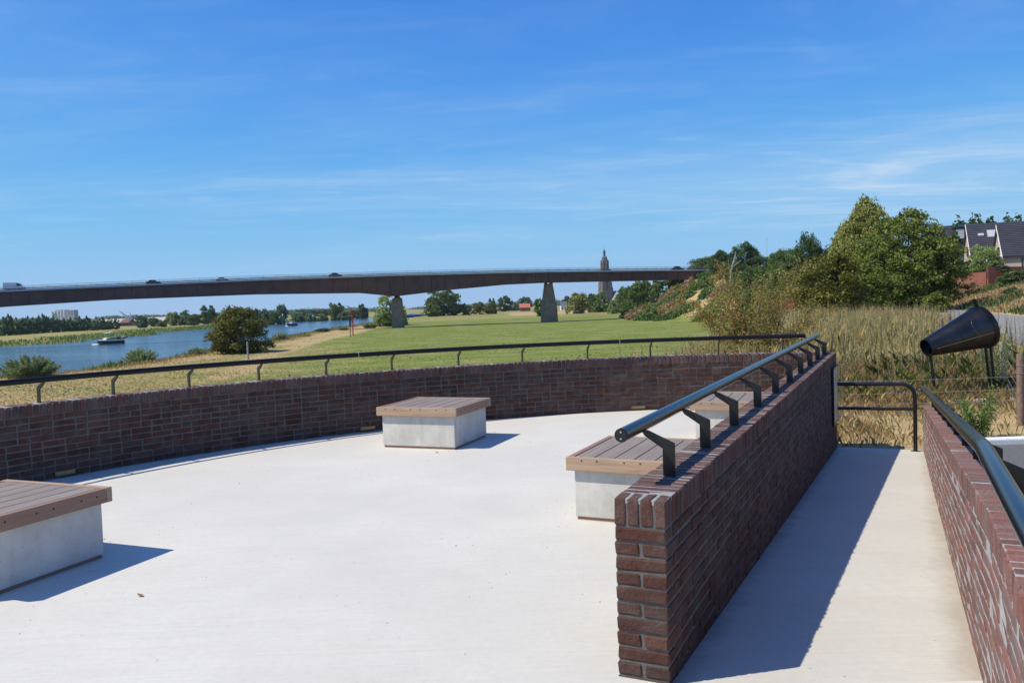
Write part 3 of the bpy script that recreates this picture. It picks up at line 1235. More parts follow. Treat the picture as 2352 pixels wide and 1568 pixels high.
def make_bench(label, c, rot):
    root = empty('bench', (c[0], c[1], 0), -R(rot))
    tag(root, label, 'bench', 'square concrete benches on the terrace')
    W2 = 0.94
    cb = W2 - 0.09
    MB().box((0, 0, 0.185), (cb, cb, 0.325)).build('concrete_base', m_bconc, root, bevel=0.006)
    MB().box((0, 0, 0.011), (cb - 0.02, cb - 0.02, 0.026)).build('plinth', m_wood_s, root)
    for sg in (-1, 1):
        MB().box((0, sg * (W2 / 2 - 0.021), 0.394), (W2, 0.042, 0.092)).build('end_board', m_wood_x, root, bevel=0.004)
        MB().box((sg * (W2 / 2 - 0.021), 0, 0.3935), (0.042, W2 - 0.090, 0.089)).build('side_board', m_wood_s, root, bevel=0.004)
    n = 6
    span = W2 - 0.096
    wdt = span / n
    for k in range(n):
        MB().box((-span / 2 + wdt * (k + 0.5), 0, 0.4225), (wdt - 0.009, W2 - 0.094, 0.028)).build('seat_board', m_wood_y, root, bevel=0.003)
    for k in range(3):
        for dx in (-0.055, 0.055):
            obj('screw', SCREW, None, root, (-0.30 + 0.3 * k + dx, -W2 / 2, 0.42))
            obj('screw', SCREW, None, root, (W2 / 2, -0.30 + 0.3 * k + dx, 0.40), (0, 0, math.pi / 2))
    return root


make_bench('square bench cut off by the left edge of the picture', (-3.147, 4.874), 22)
make_bench('square wood-topped concrete bench standing alone in the middle of the terrace', (-0.873, 9.09), 21)
make_bench('square bench half hidden behind the near end of the straight wall', (0.965, 5.843), 25)
make_bench('farthest square bench, tucked behind the straight handrail near the corner', (2.41, 8.69), 22)

# ------------------------------------------------------------------ bridge
BO = Vector((-155.2, 252.2))
BU = Vector((0.9561, 0.2931)).normalized()
BN = Vector((-BU.y, BU.x))       # away from the camera


def bx_s(X): return (X + 155.2) / BU.x


DECK = [(-75, 9.7), (0, 10.5), (bx_s(-83.9), 12.2), (bx_s(-39), 12.75), (bx_s(0.8), 12.85), (bx_s(15.6), 12.8), (bx_s(77.7), 12.2), (262, 12.0)]
GBOT = [(-75, 2.0), (-30, 4.2), (0, 5.75), (bx_s(-126.6), 6.95), (bx_s(-84.2), 7.45), (bx_s(-50.7), 6.95), (bx_s(-39.6), 5.55), (bx_s(-37.2), 5.55), (bx_s(-20.7), 7.1), (bx_s(0.7), 8.55), (bx_s(14.3), 8.85), (bx_s(35.4), 8.8), (262, 8.4)]


def deck_z(s): return float(np.interp(s, [a for a, b in DECK], [b for a, b in DECK]))
def gird_z(s): return float(np.interp(s, [a for a, b in GBOT], [b for a, b in GBOT]))
def bp(s, off, z):
    q = BO + BU * s + BN * off
    return Vector((q.x, q.y, z))


m_girder = plain('rust_brown_girder', (0.105, 0.052, 0.040), 0.7, var=0.35, nscale=0.25)
m_deck = plain('bridge_concrete', (0.42, 0.41, 0.40), 0.8, var=0.15, nscale=0.3)
m_rail = plain('bridge_rail_steel', (0.12, 0.125, 0.13), 0.5, var=0.2)
m_guard = plain('guard_rail_steel', (0.07, 0.072, 0.075), 0.5, 0.3, var=0.2)


def pier_mat():
    m, nt, b = mat_new('pier_concrete')
    P = nd(nt, 'ShaderNodeNewGeometry').outputs['Position']
    c = ramp(nt, noise(nt, P, 0.6, 6, 0.7), [(0.3, (0.19, 0.14, 0.10)), (0.7, (0.34, 0.255, 0.19))])
    c = mixc_(nt, mth(nt, 'MULTIPLY', noise(nt, P, 1.0, 5, 0.7, 0.2, (1.3, 1.3, 0.12)), 0.5), c, (0.13, 0.12, 0.11))
    nt.links.new(c, b.inputs['Base Color'])
    b.inputs['Roughness'].default_value = 0.9
    return m


m_pier = pier_mat()
br = empty('road_bridge', (0, 0, 0))
tag(br, 'long dark brown girder road bridge crossing the river and the meadow', 'bridge')
sts = sorted(set(list(np.arange(-75, 262, 4.85)) + [262.0]))
knots = sorted(set(sts))
# girder core
mb = MB()
vs, fs = [], []
ks = sorted(set([a for a, b in DECK] + [a for a, b in GBOT] + list(np.arange(-75, 262, 6))))
for s in ks:
    zt, zb = deck_z(s) - 0.45, gird_z(s)
    for off, z in ((0.0, zb), (0.0, zt), (8.6, zt), (8.6, zb)):
        vs.append(bp(s, 0.9 + off, z))
for i in range(len(ks) - 1):
    for k in range(4):
        k2 = (k + 1) % 4
        fs.append((4 * i + k, 4 * (i + 1) + k, 4 * (i + 1) + k2, 4 * i + k2))
n_ = len(ks) - 1
fs += [(0, 1, 2, 3), (4 * n_ + 3, 4 * n_ + 2, 4 * n_ + 1, 4 * n_)]
gcore = mb.add(vs, fs).build('girder', m_girder, br)
for i in range(len(sts) - 1):
    a, b_ = sts[i] + 0.13, sts[i + 1] - 0.13
    mids = [a] + [k for k, z in GBOT if a < k < b_] + [b_]
    poly = [(s, gird_z(s) + 0.10) for s in mids] + [(s, deck_z(s) - 0.62) for s in reversed(mids)]
    MB().prism(poly, 0.74, 0.92, lambda u, v, d: bp(u, d, v)).build('web_panel', m_girder, gcore)
# deck slab, kerb edge
for name, o0, o1, za, zb, mt in (('deck_slab', 0.35, 10.7, -0.45, -0.02, m_girder), ('deck_edge', 0.0, 0.34, -0.42, 0.12, m_deck), ('far_deck_edge', 10.71, 11.05, -0.42, 0.12, m_deck)):
    mb = MB()
    vs, fs = [], []
    for s in ks:
        z = deck_z(s)
        for off, dz in ((o0, za), (o0, zb), (o1, zb), (o1, za)):
            vs.append(bp(s, off, z + dz))
    for i in range(len(ks) - 1):
        for k in range(4):
            k2 = (k + 1) % 4
            fs.append((4 * i + k, 4 * (i + 1) + k, 4 * (i + 1) + k2, 4 * i + k2))
    mb.add(vs, fs).build(name, mt, br)
pm = MB().box((0, 0, 0.62), (0.07, 0.07, 1.24)).mesh('rail_post')
pm.materials.append(m_rail)
for off in (0.17, 10.88):
    ks2 = list(np.arange(-75, 262.1, 4.0))
    MB().tube([bp(s, off, deck_z(s) + 1.25) for s in ks2], 0.055, 6).build('top_rail', m_rail, br)
    mb = MB()
    for i in range(len(ks2) - 1):
        mb.bar(bp(ks2[i], off + 0.55, deck_z(ks2[i]) + 0.50), bp(ks2[i + 1], off + 0.55, deck_z(ks2[i + 1]) + 0.50), 0.12, 0.26)
    mb.build('guard_rail', m_guard, br)
    for s in ks2:
        obj('rail_post', pm, None, br, bp(s, off, deck_z(s) + 0.05), (0, 0, math.atan2(BU.y, BU.x)))


def pier(X, ztop, w_top, w_bot, zg, bearing_gap, narrow):
    s = bx_s(X)
    p = bp(s, 5.2, 0)
    root = empty('bridge_pier_part', (0, 0, 0))
    rz = math.atan2(BU.y, BU.x)
    n = 18
    prof = []
    mb = MB()
    vs, fs = [], []
    lv = [(zg - 1.5, 1.0), (zg, 1.0), (zg + 0.36 * (ztop - zg), 0.9 if narrow else 0.93), (zg + 0.361 * (ztop - zg), 0.88 if narrow else 0.92), (ztop - 0.5, 0.0), (ztop, -0.12)]
    for z, t in lv:
        hw = (w_top + (w_bot - w_top) * max(t, 0)) / 2 * (1 if t >= 0 else 0.9)
        hd = 2.0 + 0.5 * max(t, 0)
        for k in range(n):
            a = 2 * math.pi * (k + 0.5) / n
            ca, sa = math.cos(a), math.sin(a)
            ex = 0.45
            x = math.copysign(abs(ca) ** ex, ca) * hw
            y = math.copysign(abs(sa) ** ex, sa) * hd
            vs.append(bp(s, 5.2, z) + Matrix.Rotation(rz, 3, 'Z') @ Vector((x, y, 0)))
    for i in range(len(lv) - 1):
        for k in range(n):
            k2 = (k + 1) % n
            fs.append((i * n + k, i * n + k2, (i + 1) * n + k2, (i + 1) * n + k))
    fs.append(tuple((len(lv) - 1) * n + k for k in range(n)))
    bpy.data.objects.remove(root)
    po = mb.add(vs, fs).build('pier', m_pier, br)
    zt = gird_z(s)
    for off in (2.2, 8.0):
        MB().lathe([(0.75, ztop - 0.02), (0.75, ztop + 0.2), (0.5, ztop + 0.3), (0.5, zt - 0.1), (0.8, zt + 0.05)], 12, (bp(s, off, 0).x, bp(s, off, 0).y, 0)).build('bearing', m_girder, po)


pier(-38.6, 4.75, 3.4, 4.2, -5.75, 0.8, False)
pier(15.8, 8.35, 2.7, 5.9, -5.75, 0.5, True)
ab = bp(258, 5, 0)
abo = MB().box((ab.x, ab.y, 4.2), (9, 12, 8.6), math.atan2(BU.y, BU.x)).build('abutment', m_pier, br)


# ------------------------------------------------------------------ vehicles
m_tyre = plain('tyre_rubber', (0.02, 0.02, 0.02), 0.9)
m_rim = plain('wheel_rim', (0.4, 0.4, 0.42), 0.4, 0.6)
m_glass = plain('dark_glass', (0.02, 0.025, 0.03), 0.08, var=0.2)
m_lamp_r = plain('red_lamp', (0.4, 0.02, 0.02), 0.3)
m_lamp_w = plain('white_lamp', (0.8, 0.8, 0.78), 0.2)


def vehicle(name, label, cat, s, lane, paint, prof, glass, Wd, L, wheels, group='vehicles crossing the bridge'):
    base = bp(s, lane, deck_z(s) + 0.0)
    root = empty(name, base, math.atan2(BU.y, BU.x))
    tag(root, label, cat, group)
    hw = Wd / 2
    # body as lofted sections: lower body full width, upper cabin tucked in
    lower, upper = prof
    MB().prism(lower, -hw, hw, lambda u, v, d: (u, d, v)).build('body', paint, root, bevel=0.05)
    if upper:
        mb = MB()
        n = len(upper)
        vs = []
        zmin = min(v for u, v in upper)
        zmax = max(v for u, v in upper)
        for sg in (-1, 1):
            for u, v in upper:
                vs.append((u, sg * (hw - 0.04 - 0.20 * (v - zmin) / (zmax - zmin)), v))
        fs = [tuple(range(n - 1, -1, -1)), tuple(range(n, 2 * n))] + [(i, (i + 1) % n, n + (i + 1) % n, n + i) for i in range(n)]
        mb.add(vs, fs).build('cabin', paint, root, bevel=0.04)
    for gpoly, yo in glass:
        for sg in (-1, 1):
            MB().prism(gpoly, sg * yo, sg * (yo + 0.02), lambda u, v, d: (u, d - (0.19 * (v - 0.9) / 0.55 * sg if upper else 0), v)).build('side_window', m_glass, root)
    for wx in wheels:
        for sg in (-1, 1):
            w_ = MB().tube([(wx, sg * (hw - 0.2), 0.33), (wx, sg * (hw + 0.01), 0.33)], 0.33, 16).build('wheel', m_tyre, root)
            MB().tube([(wx, sg * (hw + 0.0), 0.33), (wx, sg * (hw + 0.02), 0.33)], 0.2, 12).build('rim', m_rim, w_)
    for sg in (-1, 1):
        MB().box((L / 2 - 0.06, sg * (hw - 0.25), 0.72), (0.14, 0.3, 0.16)).build('headlight', m_lamp_w, root)
        MB().box((-L / 2 + 0.05, sg * (hw - 0.2), 0.8), (0.12, 0.22, 0.18)).build('tail_light', m_lamp_r, root)
    return root


def car(label, s, lane, col, L=4.4, hh=1.48):
    k = L / 4.4
    paint = plain('car_paint', col, 0.25, var=0.05, coat=0.5)
    lower = [(-2.2 * k, 0.3), (2.15 * k, 0.3), (2.2 * k, 0.55), (2.1 * k, 0.78), (1.1 * k, 0.93), (-1.9 * k, 0.98), (-2.2 * k, 0.9)]
    upper = [(1.15 * k, 0.9), (0.42 * k, hh - 0.04), (-0.9 * k, hh), (-1.75 * k, 0.93)]
    gl = [([(0.95 * k, 0.96), (0.38 * k, hh - 0.12), (-0.28 * k, hh - 0.08), (-0.28 * k, 0.96)], 0.86), ([(-0.36 * k, 0.96), (-0.36 * k, hh - 0.08), (-0.86 * k, hh - 0.10), (-1.45 * k, 0.97)], 0.86)]
    o = vehicle('car', label, 'car', s, lane, paint, (lower, upper), gl, 1.78, L, (1.35 * k, -1.3 * k))
    return o


def px_s(px):
    # point of the near lane on the bridge seen at image column px
    d = ray(px, 650)
    t = d[0] / d[1]
    q = BO + BN * 3.2
    # q.x + BU.x s = t (q.y + BU.y s)
    return (t * q.y - q.x) / (BU.x - t * BU.y)


car('dark car on the bridge, next behind the white van', px_s(353), 3.2, (0.015, 0.018, 0.02))
car('small white car between two dark cars on the bridge', px_s(511), 3.2, (0.75, 0.76, 0.78), 4.0)
car('grey estate car on the bridge left of the first pier', px_s(771), 3.2, (0.16, 0.15, 0.14), 4.5, 1.6)
car('dark car near the right end of the bridge, close to the trees', px_s(1557), 3.2, (0.02, 0.03, 0.028), 4.6, 1.62)
vp = plain('van_paint', (0.72, 0.73, 0.75), 0.35, var=0.05, coat=0.3)
van = vehicle('white_van', 'white panel van at the left end of the bridge', 'van', px_s(33), 3.2, vp,
              ([(-2.95, 0.35), (2.9, 0.35), (2.98, 0.7), (2.75, 1.15), (2.15, 1.3), (1.35, 2.25), (0.9, 2.45), (-2.85, 2.5), (-2.98, 2.3)], None),
              [([(2.0, 1.38), (1.32, 2.15), (0.75, 2.2), (0.75, 1.38)], 1.0)], 2.0, 5.95, (1.9, -1.75))
MB().add([(2.2, -0.85, 1.34), (2.2, 0.85, 1.34), (1.42, 0.8, 2.25), (1.42, -0.8, 2.25)], [(0, 1, 2, 3)]).build('windscreen', m_glass, van)

# ------------------------------------------------------------------ foliage
nrng = np.random.default_rng(11)


def unit(v):
    return v / np.maximum(1e-9, np.linalg.norm(v, axis=-1, keepdims=True))


def leaf_quads(P, Nrm, size, rg, aspect=0.55, spread=0.75):
    n = len(P)
    N = unit(Nrm * (1 - spread) + unit(rg.normal(size=(n, 3))) * spread)
    a = unit(np.cross(N, rg.normal(size=(n, 3))))
    b = np.cross(N, a)
    s = (size * rg.uniform(0.65, 1.35, n))[:, None]
    bend = N * s * 0.25
    return np.stack([P - a * s, P + b * s * aspect + bend, P + a * s, P - b * s * aspect + bend], 1)


def crown_points(rg, shape, nclump, nleaf, crad=(0.16, 0.30), z0=0.12):
    """points and outward normals in a unit box: x, y in -0.5..0.5, z in z0..1"""
    d = unit(rg.normal(size=(nclump, 3)))
    lob = unit(rg.normal(size=(7, 3)))
    amp = rg.uniform(0.05, 0.22, 7)
    k = 1.0 + ((np.clip(d @ lob.T, 0, 1) ** 3) * amp).sum(1) - 0.12
    u = rg.uniform(0.25, 1.0, nclump) ** 0.45
    c = d * (u * k * 0.37)[:, None]
    cr = rg.uniform(crad[0], crad[1], nclump) * 0.5
    idx_ = rg.integers(0, nclump, nleaf)
    dd = unit(rg.normal(size=(nleaf, 3)))
    dd[:, 2] = np.where(dd[:, 2] < -0.3, -dd[:, 2] * 0.5, dd[:, 2])
    rr = cr[idx_] * rg.uniform(0.55, 1.08, nleaf)
    P = c[idx_] + dd * rr[:, None]
    N = unit(dd + unit(c[idx_]) * 0.6)
    z = P[:, 2] + 0.5
    if shape == 'poplar':
        w = np.interp(z, [-0.1, 0.1, 0.35, 0.7, 1.0, 1.1], [0.75, 0.95, 1.0, 0.75, 0.32, 0.1])
        P[:, 0] *= w
        P[:, 1] *= w
    elif shape == 'cone':
        w = np.interp(z, [-0.1, 0.15, 0.5, 1.0, 1.1], [1.0, 1.1, 0.95, 0.40, 0.2])
        P[:, 0] *= w
        P[:, 1] *= w
    elif shape == 'willow':
        r2 = np.hypot(P[:, 0], P[:, 1])
        z = z - np.clip(r2 - 0.22, 0, None) * rg.uniform(0.2, 1.3, nleaf)
    elif shape == 'shrub':
        w = np.interp(z, [-0.1, 0.0, 0.4, 1.0], [1.05, 1.1, 1.05, 0.85])
        P[:, 0] *= w
        P[:, 1] *= w
    for ax_ in (0, 1):
        P[:, ax_] *= 0.5 / np.quantile(np.abs(P[:, ax_]), 0.985)
    qa_, qb_ = np.quantile(z, 0.01), np.quantile(z, 0.995)
    P[:, 2] = z0 + (z - qa_) / (qb_ - qa_) * (1 - z0)
    return P, N


def crown_mesh(name, shape, seed, nclump, nleaf, leaf, z0=0.12, crad=(0.16, 0.30), spread=0.7, aspect=0.55):
    rg = np.random.default_rng(seed)
    P, N = crown_points(rg, shape, nclump, nleaf, crad, z0)
    return np_mesh(name, leaf_quads(P, N, leaf, rg, aspect, spread), 4)


def trunk_mesh(seed, h=0.7, r0=0.035, limbs=6):
    rg = random.Random(seed)
    mb = MB()
    mb.tube([(0, 0, -0.08), (0.004, 0.0, 0.12), (0.015, 0.01, 0.35), (0.02, 0.0, h)], [r0 * 1.25, r0, r0 * 0.7, r0 * 0.25], 8)
    for i in range(limbs):
        a = 2 * math.pi * i / limbs + rg.uniform(-0.4, 0.4)
        z = rg.uniform(0.16, 0.4)
        l = rg.uniform(0.22, 0.34)
        mb.tube([(0.01, 0, z), (math.cos(a) * l * 0.5, math.sin(a) * l * 0.5, z + 0.14), (math.cos(a) * l, math.sin(a) * l, z + rg.uniform(0.22, 0.42))], [r0 * 0.5, r0 * 0.35, r0 * 0.12], 6)
    return mb.mesh('trunk', True)


L_dark = leaf_mat('leaves_dark_green', [(0.051, 0.094, 0.029), (0.081, 0.141, 0.037), (0.118, 0.188, 0.051)])
L_mid = leaf_mat('leaves_mid_green', [(0.085, 0.142, 0.034), (0.132, 0.210, 0.051), (0.188, 0.267, 0.068)])
L_olive = leaf_mat('leaves_olive', [(0.106, 0.123, 0.023), (0.174, 0.189, 0.035), (0.266, 0.263, 0.056)], bigscale=0.5)
L_oak = leaf_mat('leaves_oak', [(0.112, 0.155, 0.031), (0.177, 0.236, 0.043), (0.277, 0.325, 0.063)], bigscale=0.5)
L_lime = leaf_mat('leaves_light_green', [(0.196, 0.236, 0.058), (0.300, 0.318, 0.081), (0.432, 0.412, 0.123)], bigscale=0.5)
L_pale = leaf_mat('leaves_pale_willow', [(0.19, 0.27, 0.09), (0.29, 0.37, 0.14), (0.48, 0.54, 0.30)], trans=0.45)
L_blue = leaf_mat('leaves_far_green', [(0.085, 0.152, 0.077), (0.130, 0.211, 0.102), (0.188, 0.277, 0.132)])
L_bright = leaf_mat('leaves_bright', [(0.171, 0.278, 0.063), (0.278, 0.406, 0.096), (0.598, 0.726, 0.342)], bigscale=0.8)
L_redmix = leaf_mat('leaves_red_hawthorn', [(0.24, 0.30, 0.055), (0.34, 0.38, 0.09), (0.34, 0.13, 0.06), (0.28, 0.32, 0.07), (0.42, 0.20, 0.11), (0.46, 0.46, 0.13)], bigscale=1.2, big=0.12, trans=0.4)
L_red = leaf_mat('leaves_red_shrub', [(0.299, 0.074, 0.043), (0.448, 0.128, 0.074), (0.342, 0.193, 0.085)], bigscale=0.8)
L_brown = leaf_mat('leaves_dry_brown', [(0.342, 0.224, 0.117), (0.470, 0.321, 0.171), (0.278, 0.235, 0.107)])
L_hedge = leaf_mat('leaves_hedge', [(0.074, 0.117, 0.043), (0.128, 0.182, 0.063), (0.193, 0.256, 0.096)])

FAR = {
    'round': [crown_mesh('crown', 'round', 100 + i, 46, 4200, 0.046, 0.03) for i in range(4)],
    'poplar': [crown_mesh('crown', 'poplar', 110 + i, 40, 3600, 0.046, 0.0) for i in range(4)],
    'willow': [crown_mesh('crown', 'willow', 120 + i, 44, 4200, 0.046, 0.0) for i in range(3)],
    'shrub': [crown_mesh('crown', 'shrub', 130 + i, 40, 4200, 0.048, -0.03) for i in range(4)],
    'cone': [crown_mesh('crown', 'cone', 140 + i, 40, 4200, 0.046, 0.0) for i in range(2)],
}
NEAR = {
    'round': [crown_mesh('crown', 'round', 200 + i, 130, 16000, 0.023, 0.06, (0.13, 0.26)) for i in range(3)],
    'willow': [crown_mesh('crown', 'willow', 205 + i, 90, 12000, 0.025, 0.0, (0.13, 0.26)) for i in range(1)],
    'shrub': [crown_mesh('crown', 'shrub', 210 + i, 110, 20000, 0.021, -0.03, (0.13, 0.25)) for i in range(3)],
    'cone': [crown_mesh('crown', 'cone', 226 + i, 190, 34000, 0.0165, 0.02, (0.10, 0.20)) for i in range(1)],
    'oak': [crown_mesh('crown', 'round', 230 + i, 240, 52000, 0.0142, 0.0, (0.10, 0.19)) for i in range(1)],
}


def upright_mesh(seed, stems=110, nleaf=24000, leaf=0.017):
    rg_ = np.random.default_rng(seed)
    a = rg_.uniform(0, 6.283, stems)
    sp = 0.5 * np.sqrt(rg_.uniform(0.01, 1, stems))
    hh = np.sqrt(np.clip(1 - (sp / 0.56) ** 2, 0.1, 1)) * rg_.uniform(0.7, 1.0, stems)
    i_ = rg_.integers(0, stems, nleaf)
    t = rg_.uniform(0.06, 1.0, nleaf) ** 0.8
    bend = t ** 1.5
    wob = 0.045 * (1.15 - t)
    rr = sp[i_] * (0.55 + 0.45 * bend)
    P = np.stack([np.cos(a[i_]) * rr, np.sin(a[i_]) * rr, hh[i_] * t], 1)
    P += rg_.normal(size=P.shape) * np.stack([wob, wob, wob * 0.6], 1)
    return np_mesh('crown', leaf_quads(P, np.array([[0, 0, 1.0]]) * np.ones((nleaf, 1)), leaf, rg_, 0.4, 0.9), 4)


NEAR['upright'] = [upright_mesh(301), upright_mesh(302)]
FAR['upright'] = [upright_mesh(303, 60, 4600, 0.036), upright_mesh(304, 60, 4600, 0.036)]
TRUNK = [trunk_mesh(i) for i in range(3)]
SHRUBSTEM = [trunk_mesh(10 + i, 0.5, 0.02, 8) for i in range(2)]
tree_n = 0


def plant(name, label, cat, px, ytop, wpx, Y, kind, mat, group=None, near=False, X=None, ybase=None, depth=0.9, bark=None, sink=0.0):
    global tree_n
    tree_n += 1
    rg = random.Random(tree_n * 7 + 1)
    p = at_y(px, ytop, Y)
    z0 = Hs(p.x, Y) - sink
    if ybase is not None:
        z0 = min(at_y(px, ybase, Y).z, 1e9)
    h = max(p.z - z0, 0.4)
    w = wpx / FPX * Y
    lib = (NEAR if near else FAR)[kind]
    rz = rg.uniform(0, 6.28) if depth > 0.85 else 0.0
    root = empty(name, (p.x, Y, z0), rz, (w, w * depth, h))
    tag(root, label, cat, group)
    obj('crown' if cat == 'tree' else 'foliage', rg.choice(lib), mat, root, objmat=True)
    tr_ = rg.choice(TRUNK if cat == 'tree' else SHRUBSTEM)
    obj('trunk' if cat == 'tree' else 'stems', tr_, bark or m_bark, root, objmat=True)
    return root


ORD = ['first', 'second', 'third', 'fourth', 'fifth', 'sixth', 'seventh', 'eighth', 'ninth', 'tenth', 'eleventh', 'twelfth', 'thirteenth', 'fourteenth', 'fifteenth', 'sixteenth', 'seventeenth', 'eighteenth', 'nineteenth']
# row of slim poplars on the far bank, left
row = [(5, 729, 30), (20, 724, 26), (38, 731, 26), (52, 732, 26), (62, 728, 24), (76, 731, 26), (88, 726, 22), (98, 723, 24), (108, 727, 22), (121, 728, 22), (133, 733, 24), (146, 732, 24), (160, 730, 24), (172, 730, 26), (184, 727, 24), (199, 727, 24), (219, 729, 24), (235, 729, 20), (249, 731, 20)]
for i, (px, yt, w) in enumerate(row):
    plant('poplar_tree', '%s tree from the left in the dense poplar row on the far river bank' % ORD[i], 'tree', px, yt, w, 372 + px * 0.32, 'poplar', L_blue, 'poplar row on the far bank')
for px, yt, w, Y, kind, mat, lab in [
    (266, 733, 20, 452, 'poplar', L_blue, 'short slim poplar standing just left of the harbour crane'),
    (325, 726, 32, 470, 'round', L_blue, 'dark dense tree just right of the harbour crane'),
    (370, 735, 24, 480, 'round', L_mid, 'light green bush-like tree on the bank between crane and round bush'),
    (352, 730, 26, 520, 'round', L_blue, 'tree in front of the pale shed roof right of the crane'),
    (398, 717, 34, 540, 'willow', L_pale, 'greyish willow left of the tall round far-bank tree'),
    (428, 714, 40, 540, 'willow', L_blue, 'broad willow touching the tall round far-bank tree on its left'),
    (450, 722, 36, 525, 'round', L_mid, 'lower green tree before the tall round far-bank tree'),
    (483, 703, 38, 560, 'round', L_dark, 'tall round dark tree on the far bank left of the big olive bush'),
    (512, 713, 40, 560, 'willow', L_pale, 'pale willow right behind the left shoulder of the olive bush'),
    (526, 702, 14, 640, 'poplar', L_blue, 'narrow pointed tree peeping above the olive bush'),
    (545, 706, 34, 600, 'round', L_blue, 'far tree above the middle of the olive bush'),
    (568, 712, 34, 590, 'willow', L_blue, 'far willow above the right shoulder of the olive bush'),
    (586, 711, 24, 570, 'round', L_dark, 'dark far-bank tree just right of the olive bush top'),
    (606, 711, 32, 570, 'willow', L_blue, 'far-bank willow between olive bush and the tall lone tree'),
    (628, 717, 24, 570, 'round', L_mid, 'low far-bank tree at the left foot of the tall lone tree'),
    (645, 701, 30, 575, 'round', L_blue, 'tall lone tree on the far bank above the small distant boat'),
    (684, 720, 34, 660, 'shrub', L_blue, 'long low far-bank bush right of the tall lone tree'),
    (712, 719, 30, 660, 'willow', L_blue, 'rounded far-bank willow left of the broad-topped tree'),
    (740, 721, 30, 670, 'willow', L_mid, 'low far-bank willow under the left of the broad-topped tree'),
    (775, 697, 36, 700, 'round', L_mid, 'broad-topped tall tree across the river left of the red beacon'),
    (796, 715, 40, 690, 'shrub', L_blue, 'low green thicket tree across the river beside the red beacon'),
    (835, 699, 22, 730, 'round', L_dark, 'dark oval tree across the river left of the first pier'),
    (820, 712, 40, 760, 'shrub', L_blue, 'far low trees under the dark oval tree'),
    (700, 711, 60, 900, 'round', L_blue, 'most distant low tree line behind the willows, left part'),
    (745, 710, 60, 900, 'round', L_blue, 'most distant low tree line behind the willows, right part'),
]:
    plant('bank_tree', lab, 'tree', px, yt, w, Y, kind, mat, 'trees across the river')
for px, yt, w, Y, kind, mat, lab in [
    (893, 676, 72, 330, 'willow', L_pale, 'tall grey-green willow just left of the first bridge pier'),
    (893, 718, 34, 318, 'shrub', L_mid, 'dark lower bush against the first bridge pier'),
    (872, 722, 30, 320, 'willow', L_pale, 'low drooping willow at the water left of the first pier'),
    (1018, 668, 82, 600, 'round', L_mid, 'large broad tree group right of the first bridge pier'),
    (992, 700, 40, 560, 'round', L_mid, 'lower green tree at the left foot of the broad tree group'),
    (1045, 691, 34, 610, 'round', L_dark, 'dark tree at the right side of the broad tree group'),
    (1070, 698, 34, 600, 'shrub', L_mid, 'green bush right of the broad tree group'),
    (1100, 695, 34, 620, 'round', L_olive, 'olive hedge tree left of the two umbrella-shaped trees'),
    (1128, 697, 30, 620, 'shrub', L_olive, 'olive hedge bush under the two umbrella-shaped trees'),
    (1132, 686, 18, 760, 'round', L_dark, 'smaller umbrella-shaped far tree midway between the piers'),
    (1160, 681, 34, 760, 'round', L_dark, 'bigger umbrella-shaped far tree midway between the piers'),
    (1205, 683, 32, 800, 'round', L_blue, 'far tree behind the red-roofed farmhouse'),
    (1180, 694, 34, 900, 'round', L_blue, 'far low tree left of the red-roofed farmhouse'),
    (1241, 687, 30, 420, 'shrub', L_mid, 'round bright green bush just left of the second pier'),
    (1298, 681, 20, 700, 'round', L_dark, 'small dark tree just right of the second pier'),
    (1326, 674, 54, 480, 'willow', L_lime, 'weeping willow with light green crown right of the second pier'),
    (1362, 676, 40, 520, 'round', L_dark, 'dark tree between weeping willow and church'),
    (1385, 672, 52, 500, 'willow', L_mid, 'broad tree at the foot of the church tower'),
    (1408, 692, 30, 430, 'willow', L_pale, 'small pale bush below the church'),
    (1432, 662, 44, 460, 'round', L_mid, 'leafy tree in front of the church nave'),
    (1442, 660, 50, 420, 'round', L_mid, 'big light tree right of the church, left of the hillside scrub'),
    (1470, 648, 60, 380, 'round', L_mid, 'tall green tree under the bridge right of the church'),
    (1500, 645, 50, 400, 'round', L_mid, 'green tree under the bridge, second right of the church'),
    (1530, 644, 56, 420, 'round', L_dark, 'darker tree under the bridge, third right of the church'),
    (1565, 646, 50, 420, 'round', L_dark, 'dark tree under the bridge before the abutment'),
    (1450, 695, 40, 330, 'shrub', L_mid, 'light green bush at the far corner of the meadow'),
]:
    plant('meadow_tree', lab, 'tree', px, yt, w, Y, kind, mat, 'trees beyond the bridge and meadow')
for px, yt, w, Y, kind, mat, lab in [
    (1630, 590, 90, 360, 'round', L_mid, 'rounded tree behind the right end of the bridge railing'),
    (1655, 576, 58, 300, 'cone', L_dark, 'dark pointed tree where the bridge meets the hillside'),
    (1712, 560, 66, 290, 'round', L_dark, 'tall dark tree with knobbly crown above the red shrub'),
    (1690, 605, 60, 280, 'round', L_dark, 'dark lower tree behind the bare pale trunk'),
    (1745, 590, 70, 280, 'round', L_dark, 'dark tree mass right of the knobbly tall tree'),
    (1792, 577, 60, 240, 'round', L_mid, 'mid green tree with spiky top under the thin mast'),
    (1825, 572, 56, 250, 'round', L_mid, 'mid green tree left of the dark oval tree'),
    (1856, 543, 60, 170, 'round', L_dark, 'dark oval tree standing high left of the big oak'),
    (1905, 572, 70, 170, 'round', L_mid, 'green tree behind the olive thorn bush'),
    (1788, 620, 70, 190, 'shrub', L_mid, 'green bush below the spiky-topped tree'),
    (1935, 556, 70, 150, 'round', L_mid, 'dark green slope tree left behind the tall pale-green tree'),
]:
    plant('hillside_tree', lab, 'tree', px, yt, w, Y, kind, mat, 'trees on the hillside', near=False if w < 55 else True) if kind != 'cone' else plant('hillside_tree', lab, 'tree', px, yt, w, Y, kind, mat, 'trees on the hillside', near=True)
